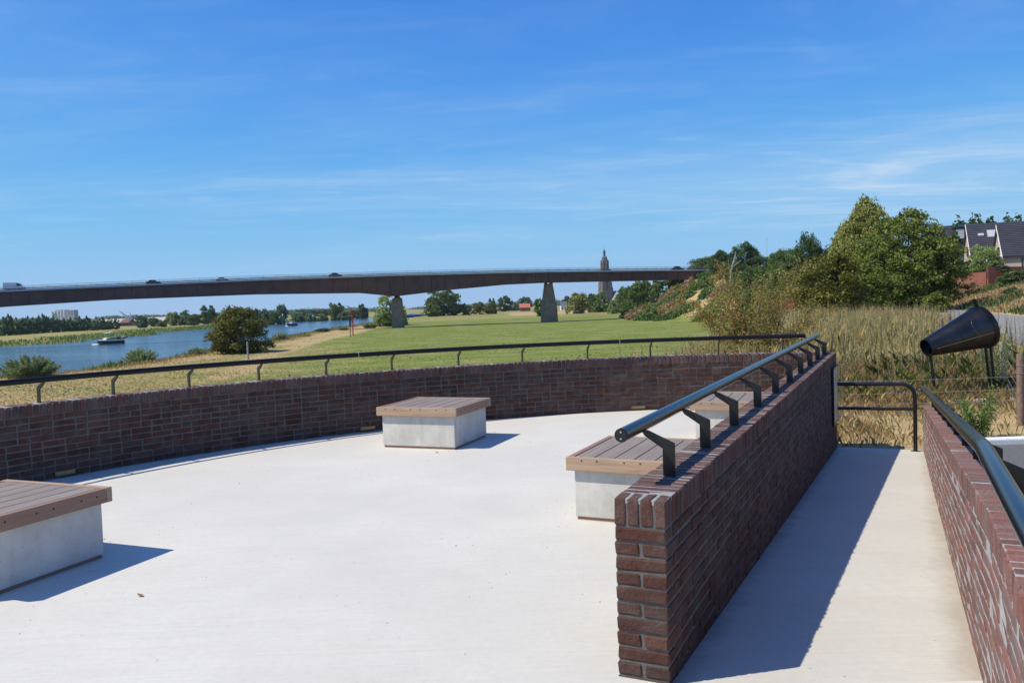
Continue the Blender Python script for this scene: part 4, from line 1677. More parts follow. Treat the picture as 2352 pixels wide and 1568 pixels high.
plant('hillside_tree', 'rounded green tree just above the red-leaved hawthorn', 'tree', 1728, 618, 84, 205, 'round', L_mid, 'trees on the hillside', near=True)
plant('hillside_tree', 'low olive tree left of the thorn bush on the slope', 'tree', 1812, 628, 70, 160, 'round', L_olive, 'trees on the hillside', near=True)
plant('tall_tree', 'tallest pale green tree with tapering crown behind the big oak', 'tree', 1990, 462, 160, 104, 'cone', L_lime, near=True)
plant('oak_tree', 'big round oak-like tree left of the dark-roofed houses', 'tree', 2062, 494, 228, 88, 'oak', L_oak, near=True, sink=0.8)
plant('thorn_bush', 'olive thorn bush in front of the big trees, left of the oak', 'bush', 1902, 588, 168, 76, 'shrub', L_olive, near=True, sink=0.3)
plant('thorn_bush', 'low olive bush between thorn bush and oak', 'bush', 1990, 610, 130, 82, 'shrub', L_oak, near=True)
plant('thorn_bush', 'brownish low bush at the right foot of the oak by the road', 'bush', 2150, 672, 60, 78, 'shrub', L_oak, near=False)
plant('round_bush', 'large round olive bush on the near river bank beside a post', 'bush', 547, 711, 142, 149, 'shrub', L_olive, near=True, sink=1.0)
for px, yt, w, Y, mat, lab in [
    (66, 812, 150, 104, L_pale, 'silvery green willow shrub at the left edge above the handrail'),
    (322, 797, 86, 132, L_pale, 'pale willow shrub on the near bank below the motor boat'),
    (258, 832, 50, 126, L_mid, 'low green shrub left of the pale willow shrub on the bank'),
    (452, 796, 50, 150, L_pale, 'thin grey-green shrub at the left foot of the olive bush'),
    (641, 761, 50, 205, L_pale, 'pale round shrub at the water right of the olive bush'),
    (742, 752, 44, 262, L_mid, 'dark green shrub on the bank left of the black post'),
    (790, 752, 30, 275, L_mid, 'small green shrub on the bank beside the red beacon'),
    (700, 772, 40, 232, L_lime, 'small yellowish shrub on the bank midway to the beacon'),
    (850, 742, 40, 300, L_mid, 'low shrub on the bank beside the first pier'),
]:
    plant('bank_shrub', lab, 'shrub', px, yt, w, Y, 'upright', mat, 'shrubs along the near river bank', near=w > 60)

# hillside scrub, one mass
def scatter_scrub(name, label, boxes, mat, leaf, dens, seed):
    rg = np.random.default_rng(seed)
    Q = []
    for (x, y, r_, h) in boxes:
        n = int(dens * r_ * r_)
        d = unit(rg.normal(size=(n, 3)))
        d[:, 2] = np.abs(d[:, 2])
        lump = 0.8 + 0.25 * np.sin(d[:, 0] * 7 + x) * np.cos(d[:, 1] * 6 + y)
        P = d * (np.array([r_, r_, h]) * (lump * rg.uniform(0.6, 1.05, n))[:, None])
        P[:, 0] += x
        P[:, 1] += y
        P[:, 2] += H(P[:, 0], P[:, 1])
        Q.append(leaf_quads(P, d, leaf * (0.8 + 0.4 * rg.uniform()), rg))
    o = obj(name, np_mesh(name, np.concatenate(Q), 4), mat)
    stuff(o, label, 'scrub')
    return o


rs = random.Random(3)
bx1, bx2, bx3 = [], [], []
for i in range(150):
    Y = rs.uniform(175, 330)
    f0 = float(np.interp(Y, FOOT[:, 0], FOOT[:, 1]))
    x = f0 + 2 + rs.random() ** 1.2 * 34
    (bx1 if rs.random() < 0.62 else (bx2 if rs.random() < 0.6 else bx3)).append((x, Y, rs.uniform(2.6, 4.6), rs.uniform(1.8, 4.2)))
for i in range(70):
    Y = rs.uniform(118, 200)
    f0 = float(np.interp(Y, FOOT[:, 0], FOOT[:, 1]))
    x = f0 + 12 + rs.random() * 30
    if x < road_l(Y) - 4:
        (bx1 if rs.random() < 0.7 else (bx2 if rs.random() < 0.5 else bx3)).append((x, Y, rs.uniform(2.2, 3.8), rs.uniform(1.5, 3.6)))
scatter_scrub('hillside_scrub', 'dense green bramble scrub covering the slope below the bridge end', bx1, L_mid, 0.34, 90, 1)
scatter_scrub('reddish_scrub', 'reddish brown patches of scrub on the slope below the bridge end', bx2, L_redmix, 0.30, 80, 2)
scatter_scrub('brown_scrub', 'dry brown patches of scrub on the slope below the bridge end', bx3, L_brown, 0.32, 70, 3)
bxr = [(at_y(px, 690, Y).x, Y, r_, h) for px, Y, r_, h in [(1760, 120, 3.6, 4.2), (1790, 118, 3.0, 3.4), (1815, 116, 2.8, 2.8), (1745, 126, 3.0, 3.0), (1835, 112, 2.4, 2.2)]]
scatter_scrub('red_scrub', 'dark red leaved shrubs left of the thorn bush', bxr, L_red, 0.20, 230, 4)
# distant woods closing the horizon
bxf = []
for i in range(70):
    px = rs.uniform(-250, 2600)
    Y = rs.uniform(1350, 2300)
    if 1340 < px < 1500:
        Y = rs.uniform(1700, 2300)
    bxf.append((at_y(px, 700, Y).x, Y, rs.uniform(30, 60), rs.uniform(6, 13)))
for i in range(40):
    px = rs.uniform(-200, 420)
    Y = rs.uniform(650, 1000)
    bxf.append((at_y(px, 730, Y).x, Y, rs.uniform(8, 16), rs.uniform(4, 7)))
scatter_scrub('far_woods', 'low blue-green band of distant woods along the horizon', bxf, L_blue, 1.6, 0.55, 6)
bxh = []
for i in range(26):
    Y = rs.uniform(135, 200)
    x = at_y(rs.uniform(2150, 2700), 600, Y).x
    bxh.append((x, Y, rs.uniform(3, 5), rs.uniform(7, 10.5)))
scatter_scrub('wood_behind_houses', 'dark green treetops rising just behind the dark roof ridges', bxh, L_dark, 0.55, 170, 7)

# red-leaved hawthorn with bare branches just behind the corner of the wall
hz = empty('hawthorn_shrub', (7.6, 26.0, Hs(7.6, 26.0)))
tag(hz, 'straggly hawthorn with reddish and yellow leaves behind the wall corner', 'shrub')
rg = np.random.default_rng(77)
mb = MB()
tips = []
r3 = random.Random(8)
for i in range(34):
    a = r3.uniform(0, 6.28)
    el = r3.uniform(0.25, 1.35)
    L = r3.uniform(1.3, 2.6) * (0.75 + 0.35 * math.sin(el))
    p = Vector((r3.uniform(-0.5, 0.5), r3.uniform(-0.4, 0.4), 0.0))
    d = Vector((math.cos(a) * math.cos(el), math.sin(a) * math.cos(el) * 0.7, math.sin(el)))
    pts = [p]
    for k in range(5):
        d = (d + Vector((r3.uniform(-.25, .25), r3.uniform(-.25, .25), r3.uniform(-.22, .18)))).normalized()
        pts.append(pts[-1] + d * L / 5)
        if k > 0:
            tips.append((pts[-1], d))
            for q in range(2):
                dd = (d + Vector((r3.uniform(-.9, .9), r3.uniform(-.9, .9), r3.uniform(-.5, .9)))).normalized()
                e = pts[-1] + dd * r3.uniform(0.25, 0.6)
                mb.tube([pts[-1], (pts[-1] + e) / 2 + Vector((0, 0, 0.03)), e], [0.010, 0.007, 0.003], 4, caps=False)
                tips.append((e, dd))
                tips.append(((pts[-1] + e) / 2, dd))
    mb.tube(pts, [0.035, 0.028, 0.022, 0.016, 0.010, 0.005], 5, caps=False)
mb.build('branches', m_twig, hz, True)
T = np.array([t[0] for t in tips])
n = 24000
ii = rg.integers(0, len(T), n)
P = T[ii] + rg.normal(size=(n, 3)) * np.array([0.12, 0.12, 0.10])
P = P[P[:, 2] > -0.1]
obj('foliage', np_mesh('foliage', leaf_quads(P, rg.normal(size=P.shape), 0.029, rg, 0.6, 1.0), 4), L_redmix, hz)
hz.scale = (0.94, 0.95, 1.14)

# pale bare trunk among the dark trees
bt_ = empty('bare_tree', (0, 0, 0))
tag(bt_, 'bare pale forked trunk against the dark trees at the bridge end', 'tree')
p0 = at_y(1676, 660, 262)
p1 = at_y(1680, 615, 262)
p2 = at_y(1690, 578, 262)
p3 = at_y(1702, 598, 262)
p4 = at_y(1672, 596, 262)
MB().tube([p0 - Vector((0, 0, 4)), p0, p1], [0.35, 0.3, 0.22], 7).build('trunk', m_palebark, bt_, True)
MB().tube([p1, (p1 + p2) / 2 + Vector((0.2, 0, 0)), p2], [0.2, 0.14, 0.05], 6).build('branch', m_palebark, bt_, True)
MB().tube([p1, p3], [0.15, 0.04], 6).build('branch', m_palebark, bt_, True)
MB().tube([(p0 + p1) / 2, p4], [0.12, 0.03], 6).build('branch', m_palebark, bt_, True)

# ------------------------------------------------------------------ grass
def blades(pts, h, w, rg, lean=0.45):
    """curved blade of two tris + tip: 5 verts as one polygon"""
    n = len(pts)
    a = rg.uniform(0, 6.283, n)
    d = np.stack([np.cos(a), np.sin(a), np.zeros(n)], 1)
    s = np.stack([-np.sin(a), np.cos(a), np.zeros(n)], 1)
    up = np.array([0, 0, 1.0])
    ln = (lean * rg.uniform(0.1, 1.0, n))[:, None]
    hh, ww = h[:, None], w[:, None]
    b0 = pts - s * ww / 2
    b1 = pts + s * ww / 2
    m0 = pts + up * hh * 0.55 + d * hh * ln * 0.3
    t = pts + up * hh * (1 - 0.25 * ln) + d * hh * ln
    return np.stack([b0, b1, m0 + s * ww * 0.42, t, m0 - s * ww * 0.42], 1)


G_straw = leaf_mat('straw_grass', [(0.42, 0.30, 0.14), (0.64, 0.48, 0.24), (0.78, 0.63, 0.35), (0.54, 0.40, 0.19), (0.40, 0.35, 0.14)], trans=0.5, bigscale=0.9, big=0.1)
G_tall = leaf_mat('tall_olive_grass', [(0.42, 0.40, 0.17), (0.60, 0.52, 0.25), (0.78, 0.63, 0.35), (0.44, 0.45, 0.20), (0.66, 0.50, 0.28)], trans=0.6, bigscale=0.5, big=0.10)
G_bank = leaf_mat('bank_reeds', [(0.28, 0.20, 0.085), (0.42, 0.30, 0.13), (0.24, 0.23, 0.075), (0.36, 0.22, 0.11), (0.50, 0.40, 0.19)], trans=0.45, bigscale=0.12, big=0.2)
G_green = leaf_mat('green_grass', [(0.117, 0.188, 0.047), (0.195, 0.269, 0.072), (0.299, 0.338, 0.117)], trans=0.3)

rg = np.random.default_rng(21)


def region(n, x0, x1, y0, y1, test):
    x = rg.uniform(x0, x1, n)
    y = y0 + (y1 - y0) * rg.uniform(0, 1, n) ** 1.25
    k = test(x, y)
    return x[k], y[k]


def edge_x(y): return np.interp(y, TOP[:, 0], TOP[:, 1])


def grass_ok(x, y):
    k = (x > edge_x(y) - 3.5 - 0.08 * y) & (x < road_l(y) - 0.4) & (x < 0.66 * y + 1.5)
    # keep out of ramp and parking
    k &= ~((y < 11.05))
    k &= ~((x > 5.9) & (y < 10.9))
    return k


# low dry grass near the ramp foot
def clear(x, y):
    """density: bare straw ground right behind the kerb, full further off"""
    return np.where(x > 5.6, smooth((y - 12.2) / 4.0) * 0.9 + 0.10, smooth((y - 10.9) / 1.6) * 0.8 + 0.2)


x, y = region(60000, 2, 15, 11.05, 24, grass_ok)
k = rg.uniform(0, 1, len(x)) < clear(x, y)
x, y = x[k], y[k]
hgt = rg.uniform(0.06, 0.30, len(x)) * (0.65 + 0.55 * smooth((y - 11.5) / 6))
o = obj('dry_grass', np_mesh('dry_grass', blades(np.stack([x, y, H(x, y) - 0.01], 1), hgt, rg.uniform(0.004, 0.0065, len(x)), rg, 0.7), 5), G_straw)
stuff(o, 'matted straw-coloured dry grass at the foot of the ramp', 'grass')
x, y = region(40000, 2, 45, 12.6, 70, grass_ok)
hgt = rg.uniform(0.45, 1.0, len(x)) * (0.26 + 0.78 * smooth((y - 14.5) / 14)) * np.where(x > 0.50 * y, 0.7, 1.0)
patchn = 0.5 + 0.28 * np.sin(x * 1.1 + np.sin(y * 0.7) * 1.5) + 0.22 * np.sin(y * 0.9 + x * 0.5 + 1.0)
hgt = hgt * np.clip(0.45 + 0.85 * patchn, 0.35, 1.3)
wid = 0.0045 + 0.00048 * y
o = obj('tall_grass', np_mesh('tall_grass', blades(np.stack([x, y, H(x, y) - 0.02], 1), hgt, wid * rg.uniform(0.7, 1.3, len(x)), rg, 0.45), 5), G_tall)
stuff(o, 'tall olive and straw coloured wild grass between wall and road', 'grass')
x, y = region(40000, 2, 45, 15.5, 70, grass_ok)
pt = np.sin(x * 0.8 + np.cos(y * 0.45) * 2) + np.sin(y * 0.55 - x * 0.3)
kk = pt + rg.normal(size=len(x)) * 0.5 > 0.0
x, y = x[kk], y[kk]
me = np_mesh('green_undergrowth', blades(np.stack([x, y, H(x, y) - 0.02], 1), rg.uniform(0.15, 0.62, len(x)) * (0.5 + 0.5 * smooth((y - 12) / 8)), (0.008 + 0.0006 * y) * rg.uniform(0.7, 1.3, len(x)), rg, 0.8), 5)
stuff(obj('green_undergrowth', me, G_green), 'green grass and low weeds growing between the dry stems', 'grass')
# seed heads / weed stalks
x, y = region(5200, 2, 45, 15.0, 70, grass_ok)
hgt = rg.uniform(0.9, 1.45, len(x))
base = np.stack([x, y, H(x, y)], 1)
kc = ~((np.abs(x - 8.9) < 1.7) & (y < 17.5))
x, y, hgt, base = x[kc], y[kc], hgt[kc], base[kc]
stuff(obj('grass_stems', np_mesh('grass_stems', blades(base, hgt, np.full(len(x), 0.006) + 0.0003 * y, rg, 0.12), 5), G_tall), 'thin upright stems of the weeds above the tall grass', 'grass')
P = np.repeat(base, 7, 0)
P[:, 2] += np.repeat(hgt, 7) * rg.uniform(0.5, 1.0, len(P))
P[:, :2] += rg.normal(size=(len(P), 2)) * 0.05
me = np_mesh('weed_stalks', leaf_quads(P, rg.normal(size=P.shape), 0.026, rg, 0.4, 1.0), 4)
o = obj('weed_stalks', me, G_tall)
stuff(o, 'feathery weed stalks standing above the tall grass', 'grass')
# bank and meadow growth
rgb = np.random.default_rng(5)
y = 96 + 380 * rgb.uniform(0, 1, 52000) ** 1.4
dxx = rgb.uniform(0.5, 13, len(y))
x = xn(y) + dxx
keep = rgb.uniform(0, 1, len(y)) < np.clip(1.25 - dxx / 12, 0.1, 1)
x, y, dxx = x[keep], y[keep], dxx[keep]
hgt = rgb.uniform(0.3, 1.35, len(x)) * (1.2 - 0.075 * dxx) * (0.75 + 0.35 * np.sin(y * 0.33) * np.sin(y * 0.071 + 2))
me = np_mesh('bank_grass', blades(np.stack([x, y, H(x, y) - 0.05], 1), hgt, rgb.uniform(0.05, 0.13, len(x)), rgb, 0.5), 5)
stuff(obj('bank_grass', me, G_bank), 'tan reeds and dry grass fringing the near river bank', 'grass')
y = 105 + 380 * rgb.uniform(0, 1, 9000) ** 1.3
x = xn(y) + rgb.uniform(-0.5, 7, len(y))
patch = np.sin(y * 0.21) * np.sin(y * 0.047 + 1) > 0.05
x, y = x[patch], y[patch]
me = np_mesh('bank_weeds', blades(np.stack([x, y, H(x, y) - 0.05], 1), rgb.uniform(0.5, 1.5, len(x)), rgb.uniform(0.14, 0.30, len(x)), rgb, 0.4), 5)
stuff(obj('bank_weeds', me, G_green), 'patches of green weeds along the near river bank', 'weeds')
y = 260 + 420 * rgb.uniform(0, 1, 9000)
x = xf(y) - rgb.uniform(0, 9, len(y))
me = np_mesh('far_bank_grass', blades(np.stack([x, y, H(x, y) - 0.05], 1), rgb.uniform(0.4, 1.3, len(x)), rgb.uniform(0.25, 0.5, len(x)), rgb, 0.4), 5)
stuff(obj('far_bank_grass', me, G_green), 'green grass edging the far river bank', 'grass')
# meadow tussocks and thistles
y = 62 + 190 * rgb.uniform(0, 1, 60000) ** 1.6
x = rgb.uniform(-0.66, 0.36, len(y)) * y
cl = np.sin(x * 0.35 + np.sin(y * 0.22) * 2) + np.sin(y * 0.31 + x * 0.11 + np.cos(x * 0.19)) + rgb.normal(size=len(y)) * 0.8
ok = (x > xn(y) + 10) & (cl > 0.9)
x, y = x[ok], y[ok]
P = np.stack([x, y, H(x, y) + 0.05], 1)
me = np_mesh('meadow_weeds', blades(P - np.array([0, 0, 0.06]), rgb.uniform(0.05, 0.17, len(x)), rgb.uniform(0.08, 0.24, len(x)), rgb, 1.3), 5)
stuff(obj('meadow_weeds', me, G_green), 'scattered low green weeds in the grazed meadow', 'weeds')
y = 60 + 90 * rgb.uniform(0, 1, 60000) ** 1.2
x = rgb.uniform(-0.68, 0.0, len(y)) * y
ok = (x > xn(y) + 10) & (rgb.uniform(0, 1, len(y)) < np.clip(-x / y / 0.45, 0, 1) ** 1.5)
x, y = x[ok], y[ok]
me = np_mesh('meadow_straw', blades(np.stack([x, y, H(x, y) - 0.02], 1), rgb.uniform(0.08, 0.26, len(x)), rgb.uniform(0.03, 0.07, len(x)), rgb, 1.3), 5)
stuff(obj('meadow_straw', me, G_straw), 'short dry straw grass on the slope below the left wall', 'grass')
# embankment growth below the houses
y = 20 + 95 * rgb.uniform(0, 1, 30000)
x = road_r(y) + 0.6 + rgb.uniform(0, 17, len(y))
cl = np.sin(x * 0.33) + np.sin(y * 0.21 + x * 0.2)
ok = x < 0.68 * y + 6
for nm, cond, mt_, lab, hh in (('embankment_straw', cl < 0.35, G_straw, 'dry golden grass on the embankment below the houses', 0.5), ('embankment_green', cl >= 0.35, L_hedge, 'green ground cover patches on the embankment below the houses', 0.6)):
    q = ok & cond
    me = np_mesh(nm, blades(np.stack([x[q], y[q], H(x[q], y[q]) - 0.02], 1), rgb.uniform(0.2, 1.0, q.sum()) * hh, rgb.uniform(0.05, 0.14, q.sum()), rgb, 0.7), 5)
    stuff(obj(nm, me, mt_), lab, 'grass')


def weed(label, x, y, h, n, spread, mat, stems=9):
    root = empty('weed_plant', (x, y, Hs(x, y)))
    tag(root, label, 'weed')
    r4 = random.Random(int(x * 100))
    mb = MB()
    T = []
    for i in range(stems):
        a = r4.uniform(0, 6.28)
        l = r4.uniform(0.3, 1) * spread
        e = Vector((math.cos(a) * l, math.sin(a) * l, h * r4.uniform(0.6, 1)))
        mb.tube([(0, 0, 0), e * 0.5 + Vector((0, 0, 0.05)), e], [0.006, 0.005, 0.002], 4, caps=False)
        for k in range(8):
            T.append(e * (0.25 + 0.75 * k / 7))
    mb.build('stems', m_bark, root)
    T = np.array(T)
    gg = np.random.default_rng(3)
    P = T[gg.integers(0, len(T), n)] + gg.normal(size=(n, 3)) * 0.05
    obj('foliage', np_mesh('foliage', leaf_quads(P, gg.normal(size=P.shape), 0.022, gg, 0.4, 1.0), 4), mat, root)


weed('feathery green weed behind the outer ramp wall beside the white kerb', 6.55, 11.6, 0.62, 1500, 0.32, L_mid)
weed('smaller green weed left of the feathery weed behind the ramp wall', 6.10, 11.9, 0.42, 700, 0.25, L_mid, 6)
weed('tall grey-green weed beside the black cone by the road', 10.1, 17.2, 1.35, 1500, 0.4, L_pale)

# ------------------------------------------------------------------ parking area, kerb, edging
qa, qb = Q0 + NQ * (TH - 0.01), QB + NQ * (TH - 0.01)
ZP = -0.50
struct(MB().prism([(qa.x, qa.y), (13.5, qa.y), (13.5, 10.44), (qb.x + 0.05, 10.44)], ZP - 0.3, ZP, lambda u, v, d: (u, v, d)).build('parking_area', m_park))
kb = empty('white_kerb', (0, 0, 0))
tag(kb, 'white painted kerb edging the grey parking area at right', 'kerb')
x0 = 6.02
lens_ = [0.0, 1.0, 2.0, 3.0, 4.0, 5.0]
for i in range(len(lens_) - 1):
    a, b_ = x0 + lens_[i] + (0.006 if i else 0), x0 + lens_[i + 1] - 0.006
    MB().box(((a + b_) / 2, 10.53, ZP - 0.06), (b_ - a, 0.17, 0.27)).build('kerb_stone', m_kerb, kb, bevel=0.02)
ce = empty('concrete_edging', (0, 0, 0))
tag(ce, 'low pale concrete edging strip in the grass before the black cone', 'edging')
for i in range(4):
    a = at_z(2178 + i * 38, 924 - i * 1.0, -0.58)
    b_ = at_z(2214 + i * 38, 923 - i * 1.0, -0.58)
    MB().bar((a.x, a.y, -0.60), (b_.x, b_.y, -0.60), 0.14, 0.14).build('edging_block', m_bconc, ce, bevel=0.01)

# ------------------------------------------------------------------ black viewing cone
cn = empty('viewing_cone', (0, 0, 0))
tag(cn, 'large black sheet-metal cone on three thin legs in the dry grass', 'cone')
m_cone = plain('black_sheet_metal', (0.055, 0.055, 0.058), 0.40, 1.0, var=0.4, nscale=3)
m_cone.node_tree.nodes['Principled BSDF'].inputs['Coat Roughness'].default_value = 0.22
m_seam = plain('bare_seam', (0.30, 0.30, 0.31), 0.35, 0.8)
YC = 16.2
cs = at_y(2127, 799, YC - 0.05)
cl_ = at_y(2258, 750, YC + 0.15)
ax = (cl_ - cs).normalized()
LC = (cl_ - cs).length
rs_, rl_ = 0.175, 0.425
up = Vector((0, 0, 1))
e1 = (up - ax * up.dot(ax)).normalized()
e2 = ax.cross(e1)
N_ = 40
prof = [(0.0, rs_ * 0.93), (0.0, rs_), (0.06, rs_ + 0.004), (0.065, rs_ + 0.012), (LC - 0.09, rl_ - 0.012), (LC - 0.085, rl_ + 0.004), (LC, rl_ + 0.008), (LC, rl_ - 0.012), (LC - 0.09, rl_ - 0.03), (0.05, rs_ - 0.01), (0.0, rs_ * 0.93)]
vs = []
for d, r_ in prof:
    for k in range(N_):
        a = 2 * math.pi * k / N_
        vs.append(cs + ax * d + (e1 * math.cos(a) + e2 * math.sin(a)) * r_)
fs = [(i * N_ + k, i * N_ + (k + 1) % N_, (i + 1) * N_ + (k + 1) % N_, (i + 1) * N_ + k) for i in range(len(prof) - 1) for k in range(N_)]
MB().add(vs, fs).build('cone_shell', m_cone, cn, True)


def on_cone(t, deg, lift=0.003):
    r_ = rs_ + (rl_ - rs_) * t
    a = R(deg)
    return cs + ax * (LC * t) + (e1 * math.cos(a) + e2 * math.sin(a)) * (r_ + lift)


sgn = 1 if on_cone(0.5, 90).y < on_cone(0.5, 270).y else -1
MB().tube([on_cone(t, sgn * 100, 0.004) for t in np.linspace(0.07, 0.93, 10)], 0.004, 6).build('seam', m_seam, cn)
MB().tube([on_cone(0.66 + 0.05 * ((k - 4) / 4) ** 2, sgn * (40 + k * 7), 0.001) for k in range(9)], 0.003, 6).build('scratch', m_seam, cn)
MB().bar(on_cone(0.99, 0, 0.0), on_cone(0.985, 0, 0.0) + e1 * 0.16 - ax * 0.02, 0.10, 0.006, ax).build('top_fin', m_cone, cn)
for (px, py, qx, qy, yo) in [(2137, 818, 2150, 915, 0.0), (2263, 793, 2277, 912, 0.30), (2274, 787, 2288, 912, 0.02)]:
    a = at_y(px, py - 4, YC + yo)
    b_ = at_y(qx, qy + 6, YC + yo)
    MB().tube([a, b_], 0.028, 10).build('leg', m_black, cn, True)

# ------------------------------------------------------------------ fence posts and wires
def post(label, px, ytop, ybot, Y, rad_, mat, group='wooden posts', name='fence_post', lean=0.0):
    t = at_y(px, ytop, Y)
    b_ = at_y(px, ybot, Y)
    z = min(b_.z, Hs(b_.x, Y)) - 0.1
    root = empty(name, (t.x, Y, z))
    tag(root, label, 'post', group)
    hh = t.z - z
    MB().tube([(0, 0, 0), (lean * 0.5, 0, hh * 0.5), (lean, 0.0, hh - 0.02), (lean, 0, hh)], [rad_, rad_ * 0.98, rad_ * 0.96, rad_ * 0.8], 10).build('shaft', mat, root, True)
    return root, t


fp1, t1 = post('thick reddish wooden fence post at the right edge of the picture', 2343, 812, 978, 12.6, 0.052, m_post, 'posts of the wire fence')
fp2, t2 = post('grey leaning fence post behind the cone legs near the road', 2306, 785, 890, 17.4, 0.042, m_post_grey, 'posts of the wire fence', lean=-0.06)
for k, dz in enumerate((0.02, 0.14)):
    MB().tube([(math.cos(a) * 0.056, math.sin(a) * 0.056, t1.z - fp1.location.z - 0.16 - dz) for a in np.linspace(0, 6.28, 13)], 0.004, 5, caps=False).build('wire_tie', m_wire, fp1)
wf = empty('wire_fence', (0, 0, 0))
tag(wf, 'thin galvanised fence wires strung across the dry grass behind the barrier', 'fence')
xe = t1.x
for z, sag in ((0.13, 0.02), (-0.06, 0.03), (-0.23, 0.02), (-0.38, 0.03)):
    pts = [Vector((3.4 + (xe - 3.4) * k / 10, 13.0 - 0.4 * k / 10, z - sag * math.sin(math.pi * k / 10))) for k in range(11)]
    MB().tube(pts, 0.0028, 5, caps=False).build('wire', m_wire, wf)
for z in (0.28, 0.10, -0.08, -0.26, -0.4):
    MB().tube([Vector((xe, 12.6, z)), Vector(((xe + t2.x) / 2, 15.0, z - 0.03)), Vector((t2.x, 17.4, z))], 0.0028, 5, caps=False).build('wire', m_wire, wf)
post('short thick stump-like post left of the cone by the road', 2178, 720, 742, 36, 0.11, m_post, 'bollard posts by the road')
post('second thick low post left of the cone, half hidden by grass', 2160, 731, 748, 33, 0.10, m_post, 'bollard posts by the road')
post('slim wooden post standing in the meadow before the olive bush', 568, 785, 824, 128, 0.14, m_post_grey, 'stakes in the meadow', 'meadow_post')
post('short grey stake under the left part of the handrail', 116.5, 884, 896, 84, 0.10, m_post_grey, 'stakes in the meadow', 'meadow_post')
post('short brown stake in the dry grass left of a handrail bracket', 242.5, 880, 890, 85, 0.10, m_post, 'stakes in the meadow', 'meadow_post')
post('short brown stake just above the curved wall coping', 664, 859, 872, 90, 0.11, m_post, 'stakes in the meadow', 'meadow_post')

# beacons
m_redp = plain('red_paint', (0.34, 0.03, 0.025), 0.5)
m_greenp = plain('green_paint', (0.05, 0.25, 0.16), 0.5)
p = at_y(811, 770, 226)
rb = empty('river_beacon', (p.x, 226, Hs(p.x, 226)))
tag(rb, 'red river beacon pole with funnel-shaped top mark on the bank', 'beacon')
hh = at_y(811, 712, 226).z - rb.location.z
MB().tube([(0, 0, -0.3), (0, 0, hh * 0.62), (0, 0, hh * 0.92)], [0.16, 0.14, 0.08], 10).build('pole', m_redp, rb, True)
MB().lathe([(0.18, hh * 0.86), (0.45, hh * 0.91), (0.6, hh * 0.94), (0.6, hh), (0.1, hh)], 14).build('top_mark', m_redp, rb, True)
MB().box((0, -0.25, hh * 0.56), (0.5, 0.2, 0.7)).build('lamp_box', m_redp, rb)
p = at_y(805.5, 775, 210)
bb = empty('black_marker_post', (p.x, 210, Hs(p.x, 210)))
tag(bb, 'thin black marker post with box top left of the red beacon', 'post')
hh = at_y(805.5, 731, 210).z - bb.location.z
MB().tube([(0, 0, -0.3), (0, 0, hh)], 0.09, 8).build('pole', m_black, bb, True)
MB().box((0, 0, hh * 0.78), (0.4, 0.25, hh * 0.28)).build('marker_box', m_black, bb)
for px, yt, lab in ((650, 723, 'thin green beacon pole on the far bank below the tall lone tree'), (720, 725, 'thin green beacon pole on the far bank, farther along')):
    Y = 560 if px < 700 else 640
    p = at_y(px, 745, Y)
    g_ = empty('green_beacon', (p.x, Y, Hs(p.x, Y)))
    tag(g_, lab, 'beacon', 'green beacons on the far bank')
    hh = at_y(px, yt, Y).z - g_.location.z
    MB().tube([(0, 0, -0.5), (0, 0, hh)], 0.16, 6).build('pole', m_greenp, g_)
    MB().lathe([(0.3, hh - 0.6), (0.45, hh - 0.3), (0.3, hh + 0.5), (0.05, hh + 0.8)], 8).build('top_mark', m_white, g_)
p = at_y(1762, 600, 420)
ms_ = empty('mast', (p.x, 420, Hs(p.x, 420)))
tag(ms_, 'very thin pale mast rising above the hillside trees', 'mast')
hh = at_y(1762, 548, 420).z - ms_.location.z
MB().tube([(0, 0, 0), (0, 0, hh * 0.6), (0, 0, hh)], [0.16, 0.12, 0.06], 6).build('pole', m_wire, ms_)
MB().box((0, 0, hh - 0.3), (0.5, 0.5, 0.4)).build('lamp', m_wire, ms_)

# ------------------------------------------------------------------ boats
m_hull = plain('dark_hull', (0.02, 0.022, 0.028), 0.35)
m_cream = plain('cream_gelcoat', (0.72, 0.70, 0.64), 0.4, var=0.08)
m_bluehull = plain('blue_hull', (0.05, 0.20, 0.55), 0.4)
m_foam = plain('white_foam', (0.8, 0.82, 0.84), 0.8)


def hull(L, B, Hh, z0=-0.25):
    """bow towards +x"""
    st = [(-0.5, 0.80, 0.0), (-0.3, 0.95, 0.0), (0.0, 1.0, 0.02), (0.25, 0.86, 0.08), (0.42, 0.45, 0.2), (0.5, 0.03, 0.3)]
    vs, fs = [], []
    for t, w, sheer in st:
        b_ = B / 2 * w
        z1 = Hh * (1 + sheer)
        for y, z in ((-b_, z1), (-b_ * 0.88, z0 + 0.25 * Hh), (-b_ * 0.4, z0), (b_ * 0.4, z0), (b_ * 0.88, z0 + 0.25 * Hh), (b_, z1)):
            vs.append((t * L, y, z))
    n = 6
    for i in range(len(st) - 1):
        for k in range(n - 1):
            fs.append((i * n + k, i * n + k + 1, (i + 1) * n + k + 1, (i + 1) * n + k))
        fs.append((i * n + n - 1, i * n, (i + 1) * n, (i + 1) * n + n - 1))
    fs.append(tuple(range(n)))
    return MB().add(vs, fs)


